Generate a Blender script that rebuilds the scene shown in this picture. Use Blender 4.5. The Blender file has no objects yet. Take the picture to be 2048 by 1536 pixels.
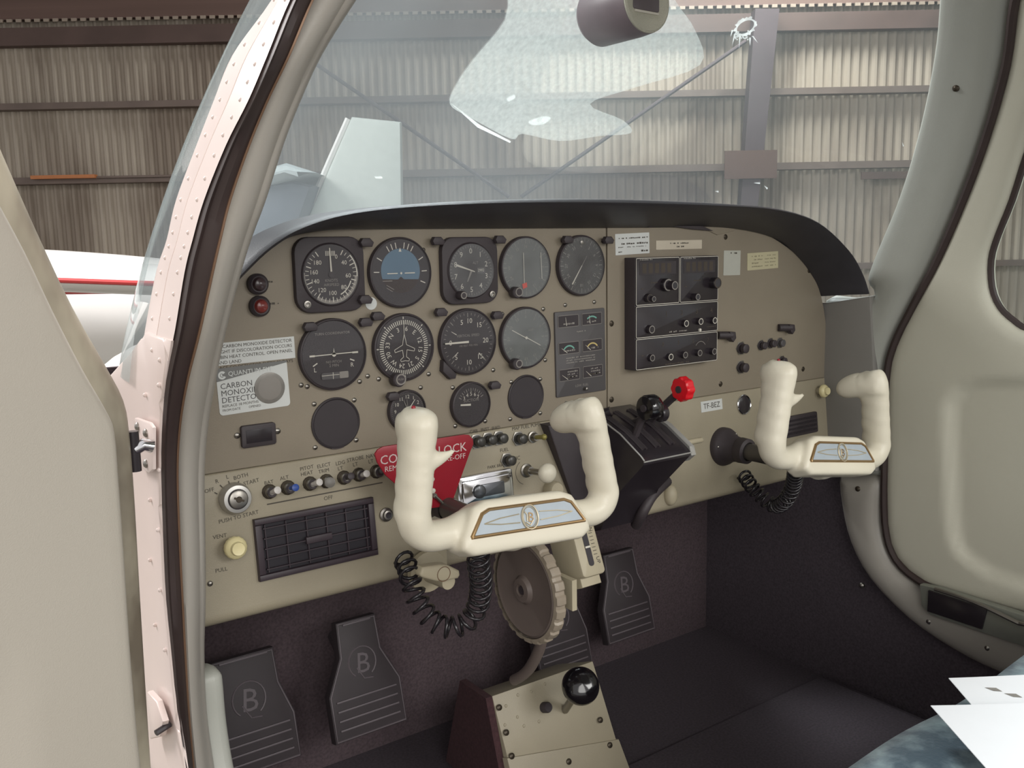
import bpy, bmesh, math, random
from mathutils import Vector, Matrix
from mathutils.geometry import delaunay_2d_cdt
from mathutils.bvhtree import BVHTree
random.seed(7)
sc = bpy.context.scene
COL = sc.collection
H = 1.62          # height of the instrument datum above the hangar floor
sin, cos, pi, rad = math.sin, math.cos, math.pi, math.radians

# ------------------------------------------------------------------ camera
F_PX = 1818.0
YAW, PITCH, ROLL = rad(35.56), rad(8.4), rad(-1.13)
CAM = Vector((-.535, -.977, .024))
FW = Vector((sin(YAW)*cos(PITCH), cos(YAW)*cos(PITCH), -sin(PITCH)))
_r0 = Vector((cos(YAW), -sin(YAW), 0)); _u0 = _r0.cross(FW)
RT = _r0*cos(ROLL) + _u0*sin(ROLL)
UP = _u0*cos(ROLL) - _r0*sin(ROLL)
cam = bpy.data.cameras.new('camera'); camo = bpy.data.objects.new('camera', cam); COL.objects.link(camo)
cam.sensor_fit = 'HORIZONTAL'; cam.sensor_width = 36; cam.lens = 36*F_PX/2048; cam.clip_start = .01; cam.clip_end = 200
m = Matrix((RT, UP, -FW)).transposed().to_4x4(); m.translation = CAM + Vector((0, 0, H)); camo.matrix_world = m
sc.camera = camo

# ------------------------------------------------------------------ light and exposure
sc.view_settings.view_transform = 'Standard'; sc.view_settings.look = 'None'
sc.view_settings.gamma = 1; sc.view_settings.use_curve_mapping = False
sc.view_settings.exposure = 0.12
w = bpy.data.worlds.new('hangar_daylight'); sc.world = w; w.use_nodes = True
bg = w.node_tree.nodes['Background']; bg.inputs[0].default_value = (1, .975, .965, 1); bg.inputs[1].default_value = .78

def area(name, loc, target, sx, sy, power, col=(1, 1, 1)):
    l = bpy.data.lights.new(name, 'AREA'); l.shape = 'RECTANGLE'; l.size = sx; l.size_y = sy; l.energy = power; l.color = col
    o = bpy.data.objects.new(name, l); COL.objects.link(o)
    loc = Vector(loc) + Vector((0, 0, H)); target = Vector(target) + Vector((0, 0, H))
    o.location = loc; o.rotation_euler = (target-loc).to_track_quat('-Z', 'Y').to_euler()
    return o
area('hangar_doorway_light', (-1.9, -4.4, 1.3), (0.2, 0, -.3), 2.6, 2.0, 75, (1, .985, .94))
area('rear_window_light', (1.1, -3.2, 1.05), (.25, 0, -.25), 1.5, .9, 38, (1, .99, .95))
area('roof_skylight_left', (-2.9, 4.2, 3.4), (-.9, 2.0, -.3), 2.0, 2.0, 400, (1, .96, .95))
area('roof_skylight_front', (1.4, 2.6, 3.3), (.35, -.3, -.2), 1.8, 1.4, 250, (.93, .98, 1))
area('roof_skylight_far', (7.5, 5.5, 4.6), (8.5, 9.0, 1.0), 4.0, 1.5, 620, (.99, .99, .95))

# ------------------------------------------------------------------ pixel helpers (photo frame 2048 x 1536)
def ray(x, y): return FW + RT*((x-1024)/F_PX) - UP*((y-768)/F_PX)
def at(x, y, axis=1, val=0.0):
    d = ray(x, y); t = (val-CAM[axis])/d[axis]; return CAM + d*t
def atp(x, y, p, n):
    d = ray(x, y); t = (p-CAM).dot(n)/d.dot(n); return CAM + d*t
def proj(p):
    d = p-CAM; z = d.dot(FW); return (1024+F_PX*d.dot(RT)/z, 768-F_PX*d.dot(UP)/z)
def mpp(p): return (p-CAM).dot(FW)/F_PX

# ------------------------------------------------------------------ materials
MATS = {}
def srgb(c):
    c = c/255
    return c/12.92 if c <= .04045 else ((c+.055)/1.055)**2.4
def mat(name, rgb, rough=.5, metal=0, var=.06, scale=30, bump=0, bscale=300, spec=.5, rgb2=None, lo=.4, hi=.6, detail=4, coat=0, stretch=None, sheen=0):
    if name in MATS: return MATS[name]
    M = bpy.data.materials.new(name); M.use_nodes = True; nt = M.node_tree; b = nt.nodes['Principled BSDF']
    col = [srgb(v) for v in rgb]
    tc = nt.nodes.new('ShaderNodeTexCoord'); n = nt.nodes.new('ShaderNodeTexNoise')
    n.inputs['Scale'].default_value = scale; n.inputs['Detail'].default_value = detail
    src = tc.outputs['Object']
    if stretch:
        mp = nt.nodes.new('ShaderNodeMapping'); mp.inputs['Scale'].default_value = stretch
        nt.links.new(src, mp.inputs['Vector']); src = mp.outputs[0]
    nt.links.new(src, n.inputs['Vector'])
    r = nt.nodes.new('ShaderNodeValToRGB'); nt.links.new(n.outputs['Fac'], r.inputs[0])
    r.color_ramp.elements[0].position = lo-.1 if rgb2 is None else lo
    r.color_ramp.elements[1].position = hi+.1 if rgb2 is None else hi
    if rgb2 is None:
        r.color_ramp.elements[0].color = [max(0, v*(1-var)) for v in col]+[1]
        r.color_ramp.elements[1].color = [min(1, v*(1+var)) for v in col]+[1]
    else:
        r.color_ramp.elements[0].color = col+[1]; r.color_ramp.elements[1].color = [srgb(v) for v in rgb2]+[1]
    nt.links.new(r.outputs[0], b.inputs['Base Color'])
    b.inputs['Roughness'].default_value = rough; b.inputs['Metallic'].default_value = metal
    b.inputs['Specular IOR Level'].default_value = spec
    b.inputs['Coat Weight'].default_value = coat; b.inputs['Coat Roughness'].default_value = .1
    if sheen: b.inputs['Sheen Weight'].default_value = sheen
    if bump:
        n2 = nt.nodes.new('ShaderNodeTexNoise'); n2.inputs['Scale'].default_value = bscale; nt.links.new(tc.outputs['Object'], n2.inputs['Vector'])
        bp = nt.nodes.new('ShaderNodeBump'); bp.inputs['Strength'].default_value = bump; bp.inputs['Distance'].default_value = .002
        nt.links.new(n2.outputs['Fac'], bp.inputs['Height']); nt.links.new(bp.outputs[0], b.inputs['Normal'])
    MATS[name] = M; return M
def glassy(name, haze, col=(235, 240, 240), gloss=.0, tint=(1, 1, 1), nscale=6, amp=0.5, grad=None):
    """dusty clear plastic: see-through, a film of dust that scatters the light, and a real reflection"""
    M = bpy.data.materials.new(name); M.use_nodes = True; nt = M.node_tree; nt.nodes.remove(nt.nodes['Principled BSDF'])
    out = nt.nodes['Material Output']
    t = nt.nodes.new('ShaderNodeBsdfTransparent'); t.inputs[0].default_value = (*tint, 1)
    d = nt.nodes.new('ShaderNodeBsdfDiffuse'); d.inputs[0].default_value = (*[srgb(c) for c in col], 1)
    tl = nt.nodes.new('ShaderNodeBsdfTranslucent'); tl.inputs[0].default_value = (*[srgb(c) for c in col], 1)
    ds = nt.nodes.new('ShaderNodeMixShader'); ds.inputs[0].default_value = .5
    nt.links.new(d.outputs[0], ds.inputs[1]); nt.links.new(tl.outputs[0], ds.inputs[2])
    mx = nt.nodes.new('ShaderNodeMixShader')
    tc = nt.nodes.new('ShaderNodeTexCoord'); n = nt.nodes.new('ShaderNodeTexNoise'); n.inputs['Scale'].default_value = nscale; n.inputs['Detail'].default_value = 5
    nt.links.new(tc.outputs['Object'], n.inputs['Vector'])
    mr = nt.nodes.new('ShaderNodeMapRange'); mr.inputs[1].default_value = .3; mr.inputs[2].default_value = .7
    mr.inputs[3].default_value = haze*(1-amp); mr.inputs[4].default_value = haze*(1+amp)
    nt.links.new(n.outputs['Fac'], mr.inputs[0]); nt.links.new(mr.outputs[0], mx.inputs[0])
    if grad:   # the film of dust is thicker on one side of the pane
        sx = nt.nodes.new('ShaderNodeSeparateXYZ'); nt.links.new(tc.outputs['Object'], sx.inputs[0])
        g2 = nt.nodes.new('ShaderNodeMapRange'); g2.interpolation_type = 'SMOOTHSTEP'
        for i, v in enumerate(grad): g2.inputs[i+1].default_value = v
        nt.links.new(sx.outputs[0], g2.inputs[0]); mm = nt.nodes.new('ShaderNodeMath'); mm.operation = 'MULTIPLY'
        nt.links.new(mr.outputs[0], mm.inputs[0]); nt.links.new(g2.outputs[0], mm.inputs[1]); nt.links.new(mm.outputs[0], mx.inputs[0])
    nt.links.new(t.outputs[0], mx.inputs[1]); nt.links.new(ds.outputs[0], mx.inputs[2])
    last = mx
    if gloss:
        g = nt.nodes.new('ShaderNodeBsdfGlossy'); g.inputs['Roughness'].default_value = .03
        fr = nt.nodes.new('ShaderNodeFresnel'); fr.inputs[0].default_value = 1.45
        mu = nt.nodes.new('ShaderNodeMath'); mu.operation = 'MULTIPLY'; mu.inputs[1].default_value = gloss
        nt.links.new(fr.outputs[0], mu.inputs[0])
        m2 = nt.nodes.new('ShaderNodeMixShader'); nt.links.new(mu.outputs[0], m2.inputs[0])
        nt.links.new(mx.outputs[0], m2.inputs[1]); nt.links.new(g.outputs[0], m2.inputs[2]); last = m2
    nt.links.new(last.outputs[0], out.inputs[0]); MATS[name] = M; return M

PANEL = mat('beige_panel_paint', (136, 126, 110), .5, var=.04, scale=14, bump=.15, bscale=900)
PANEL2 = mat('beige_panel_paint_lit', (153, 144, 124), .45, var=.05, scale=12, bump=.15, bscale=900)  # the panel beige lightened: extra light on the tilted face put into the colour
SEAM = mat('dark_seam', (70, 62, 54), .8)
BLK = mat('matte_black_plastic', (58, 51, 54), .55, var=.1, bump=.1)
BLKG = mat('gloss_black_plastic', (44, 39, 43), .22, var=.1)
DIAL = mat('dial_black', (52, 46, 49), .6)
DIALG = mat('dial_grey', (92, 94, 92), .5)
DGREY = mat('cluster_grey', (80, 77, 78), .5)
WHT = mat('marking_white', (205, 200, 188), .6)
DIM = mat('marking_dim', (135, 130, 124), .6)
INK = mat('ink_dark', (74, 68, 60), .7)
SKYB = mat('horizon_blue', (86, 112, 132), .5)
BRN = mat('horizon_brown', (52, 40, 38), .6)
RED = mat('red_flag', (205, 60, 40), .4)
REDP = mat('red_painted_plate', (150, 30, 44), .35, var=.08, scale=20)
REDK = mat('red_knob_plastic', (215, 26, 38), .25)
CREAM = mat('cream_yoke_plastic', (220, 213, 194), .38, var=.035, scale=9, bump=.05, bscale=500, rgb2=None)
CREAMK = mat('cream_knob_plastic', (226, 214, 165), .35, var=.03)
CREAMD = mat('grimy_cream_plastic', (176, 166, 142), .5, var=.08, scale=15)
CHR = mat('chrome', (215, 215, 218), .12, 1)
STEEL = mat('dull_steel', (150, 146, 140), .35, 1)
SCREWM = mat('dark_screw', (70, 62, 52), .4, .6)
BRONZ = mat('bronze_edge', (128, 100, 80), .4, .4)
SILV = mat('silver_blue_foil', (168, 178, 186), .4, .1)
GOLD = mat('antique_gold', (158, 130, 92), .35, .7)
PAPER = mat('white_label', (205, 207, 204), .6, var=.02)
PAPERB = mat('cream_label', (190, 182, 150), .6, var=.04)
GREEN = mat('gauge_green', (110, 165, 150), .5)
YELL = mat('gauge_yellow', (190, 170, 110), .5)
TRIM = mat('grey_trim_plastic', (160, 155, 147), .42, var=.05, scale=5, bump=.08, bscale=500)
TRIMR = mat('grey_green_trim', (168, 169, 161), .45, var=.04, scale=4, bump=.1, bscale=700)
SIDEV = mat('grey_vinyl_side', (134, 131, 126), .6, var=.04, scale=6, bump=.12, bscale=800)
DOORP = mat('door_panel_vinyl', (196, 193, 177), .5, var=.03, scale=4, bump=.1, bscale=700)
DOORE = mat('door_shell_dirty', (186, 178, 158), .45, scale=13, rgb2=(118, 108, 94), lo=.50, hi=.72, stretch=(1, 1, .5))
SKIN = mat('pinkish_white_skin', (224, 208, 202), .3, var=.04, scale=7)
RUB = mat('door_seal_rubber', (58, 46, 44), .5, var=.1)
SHLD = mat('glareshield_vinyl', (58, 56, 60), .42, var=.08, scale=40, bump=.25, bscale=1200)
CARP = mat('dark_carpet', (76, 64, 68), .95, var=.25, scale=250, bump=.4, bscale=900)
CARPB = mat('blue_black_carpet', (72, 64, 70), .95, var=.25, scale=250, bump=.4, bscale=900)
CARPR = mat('maroon_carpet', (62, 38, 41), .95, var=.25, scale=250, bump=.4, bscale=900)
PEDM = mat('pedal_rubber', (50, 43, 46), .6, var=.1)
PEDL = mat('pedal_rib_rubber', (92, 84, 88), .5)
VELV = mat('blue_velvet_highlights', (56, 82, 98), .8, scale=22, rgb2=(150, 172, 178), lo=.42, hi=.62, bump=.3, bscale=200, sheen=.4, detail=6)  # pale mottling puts the crush highlights of the pile into the colour
SHEET = mat('white_paper', (240, 241, 244), .7, var=.01)

# ------------------------------------------------------------------ mesh builder
def finish(o, ang=38):
    me = o.data
    for p in me.polygons: p.use_smooth = True
    me.set_sharp_from_angle(angle=rad(ang))
class Fr:
    """local frame: u, v in the surface, w out of it"""
    def __init__(s, o, u, v, w): s.o, s.u, s.v, s.w = Vector(o), Vector(u), Vector(v), Vector(w)
    def __call__(s, a, b, c=0): return s.o+s.u*a+s.v*b+s.w*c
    def shift(s, a, b, c=0): return Fr(s(a, b, c), s.u, s.v, s.w)
    def roll(s, deg):
        c, d = cos(rad(deg)), sin(rad(deg)); return Fr(s.o, s.u*c+s.v*d, s.v*c-s.u*d, s.w)
    def tilt(s, deg):
        c, d = cos(rad(deg)), sin(rad(deg)); return Fr(s.o, s.u, s.v*c-s.w*d, s.w*c+s.v*d)
_TXT = {}
def textmesh(body, align='CENTER', sp=1.0):
    k = (body, align, sp)
    if k not in _TXT:
        c = bpy.data.curves.new('t', 'FONT'); c.body = body; c.align_x = align; c.align_y = 'CENTER'; c.resolution_u = 2; c.space_character = sp
        o = bpy.data.objects.new('t', c); COL.objects.link(o)
        dg = bpy.context.evaluated_depsgraph_get(); me = o.evaluated_get(dg).to_mesh()
        _TXT[k] = ([v.co.copy() for v in me.vertices], [tuple(p.vertices) for p in me.polygons])
        o.evaluated_get(dg).to_mesh_clear(); bpy.data.objects.remove(o); bpy.data.curves.remove(c)
    return _TXT[k]
class G:
    def __init__(s, mt): s.v, s.f, s.mi, s.mats = [], [], [], [mt]
    def m(s, mt):
        if mt is None: return 0
        if mt not in s.mats: s.mats.append(mt)
        return s.mats.index(mt)
    def add(s, vs, fs, mt=None):
        b = len(s.v); s.v += [Vector(x) for x in vs]; s.f += [tuple(i+b for i in f) for f in fs]; s.mi += [s.m(mt)]*len(fs); return s
    def grid(s, rows, mt=None, close_u=False, close_v=False, cap=False):
        n, k = len(rows), len(rows[0]); vs = [p for r in rows for p in r]; fs = []
        for i in range(n if close_v else n-1):
            for j in range(k if close_u else k-1):
                a, b = i*k+j, i*k+(j+1) % k; c, d = ((i+1) % n)*k+(j+1) % k, ((i+1) % n)*k+j; fs.append((a, b, c, d))
        if cap: fs.append(tuple(range(k))[::-1]); fs.append(tuple((n-1)*k+j for j in range(k)))
        return s.add(vs, fs, mt)
    def lathe(s, F, cx, cy, prof, seg=32, mt=None, cap=True, sx=1, sy=1, ph=0):
        rows = [[F(cx+r*cos(2*pi*i/seg+ph)*sx, cy+r*sin(2*pi*i/seg+ph)*sy, w) for i in range(seg)] for r, w in prof]
        return s.grid(rows, mt, close_u=True, cap=cap)
    def disc(s, F, cx, cy, w, r, seg=40, mt=None, sx=1, sy=1): return s.add([F(cx+r*cos(2*pi*i/seg)*sx, cy+r*sin(2*pi*i/seg)*sy, w) for i in range(seg)], [tuple(range(seg))], mt)
    def ring(s, F, cx, cy, w, r0, r1, a0=0, a1=360, seg=48, mt=None, sy=1):
        vs = []; n = max(2, int(seg*abs(a1-a0)/360)+1)
        for i in range(n):
            a = rad(a0+(a1-a0)*i/(n-1)); vs += [F(cx+r0*cos(a), cy+r0*sin(a)*sy, w), F(cx+r1*cos(a), cy+r1*sin(a)*sy, w)]
        return s.add(vs, [(2*i, 2*i+1, 2*i+3, 2*i+2) for i in range(n-1)], mt)
    def prism(s, F, poly, w0, w1, ch=0, mt=None):
        """polygon (u,v) from depth w0 to front w1, front edge chamfered by ch"""
        n = len(poly); rows = [[F(a, b, w0) for a, b in poly]]
        if ch:
            rows.append([F(a, b, w1-ch) for a, b in poly])
            q = inset(poly, ch*.3); rows.append([F(a, b, w1-ch*.3) for a, b in q])
            poly = inset(poly, ch)
        rows.append([F(a, b, w1) for a, b in poly])
        return s.grid(rows, mt, close_u=True, cap=True)
    def box(s, F, u0, u1, v0, v1, w0, w1, ch=0, r=0, mt=None): return s.prism(F, rrect(u0, u1, v0, v1, r), w0, w1, ch, mt)
    def line(s, F, a, b, t, w, mt=None):
        a, b = Vector(a), Vector(b); d = (b-a); d = Vector((-d.y, d.x)).normalized()*t/2
        return s.add([F(*(a-d), w), F(*(b-d), w), F(*(b+d), w), F(*(a+d), w)], [(0, 1, 2, 3)], mt)
    def pline(s, F, pts, t, w, mt=None, closed=False):
        n = len(pts)
        for i in range(n if closed else n-1): s.line(F, pts[i], pts[(i+1) % n], t, w, mt)
        return s
    def quad(s, F, u0, u1, v0, v1, w, mt=None): return s.add([F(u0, v0, w), F(u1, v0, w), F(u1, v1, w), F(u0, v1, w)], [(0, 1, 2, 3)], mt)
    def poly(s, F, pts, w, mt=None): return s.add([F(a, b, w) for a, b in pts], [tuple(range(len(pts)))], mt)
    def text(s, F, body, u, v, w, size, mt=None, rot=0, align='CENTER', sx=1, sp=1.0):
        vs, fs = textmesh(body, align, sp); c, d = cos(rad(rot)), sin(rad(rot)); k = size*1.4
        return s.add([F(u+(p.x*sx*c-p.y*d)*k, v+(p.x*sx*d+p.y*c)*k, w) for p in vs], fs, mt)
    def dashes(s, F, u0, u1, v, w, h, mt=None, seed=1, gap=.3):
        """a line of print too small to read: short strokes"""
        rnd = random.Random(seed); u = u0
        while u < u1:
            L = rnd.uniform(.5, 1.6)*h; e = min(u+L, u1)
            if rnd.random() > .18: s.quad(F, u, e, v-h*rnd.uniform(.25, .5), v+h*rnd.uniform(.2, .5), w, mt)
            u = e+h*gap
        return s
    def tube(s, pts, r, seg=8, mt=None, closed=False, cap=True, ru=None):
        pts = [Vector(p) for p in pts]; n = len(pts); rows = []; prev = None
        for i, p in enumerate(pts):
            a = pts[(i-1) % n] if (i or closed) else p; b = pts[(i+1) % n] if (i < n-1 or closed) else p
            t = (b-a).normalized()
            if prev is None: x = t.orthogonal().normalized()
            else: x = (prev-t*prev.dot(t)).normalized()
            prev = x; y = t.cross(x); rr = r[i] if isinstance(r, (list, tuple)) else r
            rows.append([p+x*rr*cos(2*pi*k/seg)+y*rr*sin(2*pi*k/seg) for k in range(seg)])
        return s.grid(rows, mt, close_u=True, close_v=closed, cap=cap and not closed)
    def ball(s, c, r, F=None, seg=20, mt=None, sw=1):
        F = F or Fr(c, (1, 0, 0), (0, 1, 0), (0, 0, 1)); F = Fr(c, F.u, F.v, F.w)
        return s.lathe(F, 0, 0, [(r*sin(pi*max(.001, i)/10), -r*cos(pi*i/10)*sw) for i in range(0, 11)], seg, mt, cap=False)
    def build(s, name, parent=None, ang=38, origin=None, normals=True):
        """top-level meshes get their origin at the base of their box; parts are stored in their parent's space"""
        if parent is not None: o3 = parent.matrix_basis.translation.copy(); q = parent
        else:
            if origin is None:
                o3 = Vector([(min(v[i] for v in s.v)+max(v[i] for v in s.v))/2 for i in range(2)]+[min(v.z for v in s.v)])
            else: o3 = Vector(origin)
        off = Vector(parent['_w']) if parent is not None else o3
        me = bpy.data.meshes.new(name); me.from_pydata([v-off for v in s.v], [], s.f)
        for mt in s.mats: me.materials.append(mt)
        me.polygons.foreach_set('material_index', s.mi)
        if normals:
            bm = bmesh.new(); bm.from_mesh(me); bmesh.ops.recalc_face_normals(bm, faces=bm.faces); bm.to_mesh(me); bm.free()
        me.update(); o = bpy.data.objects.new(name, me); COL.objects.link(o); finish(o, ang)
        o['_w'] = list(off)
        if parent is not None: o.parent = parent
        else: o.location = off+Vector((0, 0, H))
        return o
def thing(name, loc, label=None, cat=None, group=None, kind=None):
    o = bpy.data.objects.new(name, None); COL.objects.link(o); o.empty_display_size = .02
    o['_w'] = list(loc); o.location = Vector(loc)+Vector((0, 0, H)); tag(o, label, cat, group, kind); return o
def tag(o, label=None, cat=None, group=None, kind=None):
    if label: o['label'] = label
    if cat: o['category'] = cat
    if group: o['group'] = group
    if kind: o['kind'] = kind
    return o
def struct(o, label=None): o['kind'] = 'structure'; return tag(o, label)
def copy_tree(o, parent=None):
    c = o.copy(); COL.objects.link(c)
    if parent is not None: c.parent = parent
    for ch in list(o.children): copy_tree(ch, c)
    return c
def rrect(u0, u1, v0, v1, r=0, n=4):
    if r <= 0: return [(u0, v0), (u1, v0), (u1, v1), (u0, v1)]
    out = []
    for cx, cy, a in ((u1-r, v0+r, -90), (u1-r, v1-r, 0), (u0+r, v1-r, 90), (u0+r, v0+r, 180)):
        out += [(cx+r*cos(rad(a+90*i/n)), cy+r*sin(rad(a+90*i/n))) for i in range(n+1)]
    return out
def parea(p): return sum(p[i][0]*p[(i+1) % len(p)][1]-p[(i+1) % len(p)][0]*p[i][1] for i in range(len(p)))/2
def inset(poly, d):
    n = len(poly); s = 1 if parea(poly) > 0 else -1; out = []
    for i in range(n):
        a, b, c = Vector(poly[i-1]), Vector(poly[i]), Vector(poly[(i+1) % n])
        e1, e2 = (b-a).normalized(), (c-b).normalized(); n1, n2 = Vector((-e1.y, e1.x))*s, Vector((-e2.y, e2.x))*s
        k = n1+n2; k = k.normalized() if k.length > 1e-6 else n1; f = min(2.0, 1/max(.35, k.dot(n1)))
        q = b+k*d*f; out.append((q.x, q.y))
    return out
def cr(pts, n=6, closed=False):
    """Catmull-Rom through points of any dimension"""
    P = [Vector(p) for p in pts]; N = len(P); out = []
    for i in range(N if closed else N-1):
        p0, p1, p2, p3 = (P[(i-1) % N], P[i], P[(i+1) % N], P[(i+2) % N]) if closed else (P[max(0, i-1)], P[i], P[i+1], P[min(N-1, i+2)])
        for k in range(n):
            t = k/n; out.append(.5*((2*p1)+(p2-p0)*t+(2*p0-5*p1+4*p2-p3)*t*t+(3*p1-p0-3*p2+p3)*t**3))
    if not closed: out.append(P[-1].copy())
    return out
def pip(p, poly):
    x, y = p; c = False; n = len(poly)
    for i in range(n):
        x1, y1 = poly[i]; x2, y2 = poly[i-1]
        if (y1 > y) != (y2 > y) and x < (x2-x1)*(y-y1)/(y2-y1)+x1: c = not c
    return c
def sdist(p, poly):
    """distance to polygon outline, positive inside"""
    x, y = p; best = 1e9; n = len(poly)
    for i in range(n):
        ax, ay = poly[i-1]; bx, by = poly[i]; dx, dy = bx-ax, by-ay; L = dx*dx+dy*dy
        t = 0 if L == 0 else max(0, min(1, ((x-ax)*dx+(y-ay)*dy)/L)); best = min(best, (ax+t*dx-x)**2+(ay+t*dy-y)**2)
    d = math.sqrt(best); return d if pip(p, poly) else -d
def sstep(a, b, x): t = max(0, min(1, (x-a)/(b-a))); return t*t*(3-2*t)
def puff(g, outer, holes, mapf, w0, w1, r, sp, mt=None, hfun=None):
    """a padded sheet: outline in (a,b), front at w1 with edges rounded over r, sides going back to w0"""
    def rs(R, L):
        o = []
        for i, a in enumerate(R):
            b = R[(i+1) % len(R)]; d = math.hypot(b[0]-a[0], b[1]-a[1]); k = max(1, int(d/L+.5))
            if d > 1e-5: o += [(a[0]+(b[0]-a[0])*j/k, a[1]+(b[1]-a[1])*j/k) for j in range(k)]
        return o
    outer = rs(outer, sp*.7); holes = [rs(h, sp*.7) for h in holes]
    rings = [outer]+list(holes); pts = []; edges = []; info = []
    for k, R in enumerate(rings):
        s = 1 if k == 0 else -1; b = len(pts); n = len(R)
        pts += [Vector(p) for p in R]; info += [0]*n; edges += [(b+i, b+(i+1) % n) for i in range(n)]
        for d in ((.08, .3, .6, 1.0) if r > 0 else ()):
            for q in inset(R, s*d*r):
                if pip(q, outer) and not any(pip(q, h) for h in holes) and abs(sdist(q, R)) > d*r*.93: pts.append(Vector(q)); info.append(1)
    xs = [p[0] for p in outer]; ys = [p[1] for p in outer]; x = min(xs)+sp/2; row = 0
    while x < max(xs):
        y = min(ys)+sp*(.5 if row % 2 else .25)
        while y < max(ys):
            if pip((x, y), outer) and sdist((x, y), outer) > r*1.2 and not any(sdist((x, y), h) > -r*1.2 for h in holes): pts.append(Vector((x, y)))
            y += sp
        x += sp; row += 1
    V, E_, Fc, ov, oe, of = delaunay_2d_cdt(pts, edges, [], 0, 1e-6)
    ok = []
    for f in Fc:
        c = sum((V[i] for i in f), Vector((0, 0)))/len(f)
        if pip(c, outer) and not any(pip(c, h) for h in holes): ok.append(tuple(f))
    vs = []
    for p in V:
        d = abs(sdist(p, outer))
        for h in holes: d = min(d, abs(sdist(p, h)))
        t = min(1, d/r) if r > 0 else 1; w = w1-min(r, (w1-w0))*(1-math.sqrt(max(0, 1-(1-t)**2)))
        if hfun: w += hfun(p[0], p[1])
        vs.append(mapf(p[0], p[1], w))
    g.add(vs, ok, mt)
    for R in (rings if w0 != w1 else []):
        top = [mapf(p[0], p[1], (w1-min(r, w1-w0))+(hfun(*p) if hfun else 0)) for p in R]; g.grid([top, [mapf(p[0], p[1], w0) for p in R]], mt, close_u=True)
    return g
X, Y, Z = Vector((1, 0, 0)), Vector((0, 1, 0)), Vector((0, 0, 1))
def UF(x, y, w=0.0):
    p = at(x, y, 1, -w); return Fr((p.x, 0, p.z), X, Z, -Y)
LT = Vector((0, -.016, -.150)).normalized(); LN = Vector((0, -.150, .016)).normalized(); LP = Vector((0, -.002, -.212))
def LF(x, y, w=0.0):
    p = atp(x, y, LP+LN*w, LN)-LN*w; return Fr(p, X, -LT, LN)
def uv(pxs, axis=1, val=0.0):
    return [(q.x, q.z) for q in (at(a, b, axis, val) for a, b in pxs)]
PF = Fr((0, 0, 0), X, Z, -Y)

# ================================================================== SETTING: hangar
DW = 11.0
HN = Vector((-sin(YAW), -cos(YAW), 0)); HU = Vector((cos(YAW), -sin(YAW), 0)); HO = Vector((CAM.x, CAM.y, 0))-HN*DW
HF = Fr(HO, HU, Z, HN)
def hx(x, y, w=0.0):
    p = atp(x, y, HO+HN*w, HN)-HO; return (p.dot(HU), p.z)
CORR = mat('corrugated_iron', (176, 165, 150), .6, scale=1.6, rgb2=(140, 127, 113), lo=.45, hi=.62, stretch=(1, 1, .25))
g = G(CORR); rows = []; u = -11.0
lo, hi = -H, 4.6
while u < 13:
    t = (u/.105) % 1; w = .022*cos(2*pi*t); w = max(-.016, min(.016, w)); rows.append((u, w)); u += .105/8
g.grid([[HF(a, lo, b) for a, b in rows], [HF(a, hi, b) for a, b in rows]]); struct(g.build('wall_far'), 'pale corrugated iron hangar wall beyond the windscreen')
GND = mat('hangar_concrete', (120, 116, 108), .8, var=.12, scale=1.2)
g = G(GND); g.add([HF(-14, -H, -1), HF(14, -H, -1), HF(14, -H, 17), HF(-14, -H, 17)], [(0, 1, 2, 3)]); struct(g.build('ground'), 'grey concrete hangar floor')
ROOFM = mat('dark_hangar_roof', (92, 74, 70), .8, var=.15, scale=2)
g = G(ROOFM); g.box(HF, -11, 13, 4.5, 4.6, -.1, 9); struct(g.build('ceiling'), 'dark brown hangar roof')
BEAMC = mat('brown_steel_beam', (92, 74, 68), .7, var=.12, scale=3); PUR = mat('dull_purlin', (118, 104, 96), .7, var=.1, scale=4)
def hbar(name, y0, y1, yc, d0, d1, mt, label, group=None, u0=-10.8, u1=12.8, cat='beam'):
    """horizontal bar whose edges pass pixel rows y0..y1 at column yc"""
    a, b = hx(yc, y1, d1)[1], hx(yc, y0, d1)[1]; g = G(mt); g.box(HF, u0, u1, a, b, d0, d1); o = g.build(name); return tag(o, label, cat, group)
hbar('eaves_girder', -260, 36, 200, .03, .12, mat('brown_girder', (108, 86, 78), .75, var=.15, scale=1.5, stretch=(.2, .2, 6)), 'ribbed brown girder above the deep beam at the top of the hangar wall')
hbar('roof_beam', 52, 88, 200, .03, .16, BEAMC, 'deep dark brown steel beam along the top of the hangar wall')
hbar('purlin', 204, 217, 150, .02, .16, PUR, 'brown wall purlin nearest below the deep beam on the corrugated wall')
hbar('purlin', 352, 366, 200, .02, .16, PUR, 'brown wall purlin just above the white wing, second below the deep beam')
hbar('purlin', 520, 532, 2010, .02, .16, PUR, 'low wall purlin seen through the right door window')
g = G(mat('painted_gap_light', (158, 144, 130), .6))  # pale boxes stand in for daylight leaking through the sheet gaps
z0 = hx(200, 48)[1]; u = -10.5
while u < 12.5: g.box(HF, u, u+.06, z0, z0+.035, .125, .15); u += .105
tag(g.build('gap_light_strip'), 'row of pale blocks standing in for daylight through wall gaps above the deep beam', 'painted light strip')
p = [hx(1508, 20, .3), hx(1556, 20, .3), hx(1513, 410, .3), hx(1479, 410, .3)]
k = (p[3][0]-p[0][0])/(p[3][1]-p[0][1]); e = p[3][1]+H+.0
poly = [p[0], p[1], p[2], (p[2][0]+k*-e*.5, -H), (p[3][0]+k*-e*.5, -H), p[3]]
COLM = mat('purple_brown_column', (88, 76, 80), .7, var=.1, scale=3)
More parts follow.
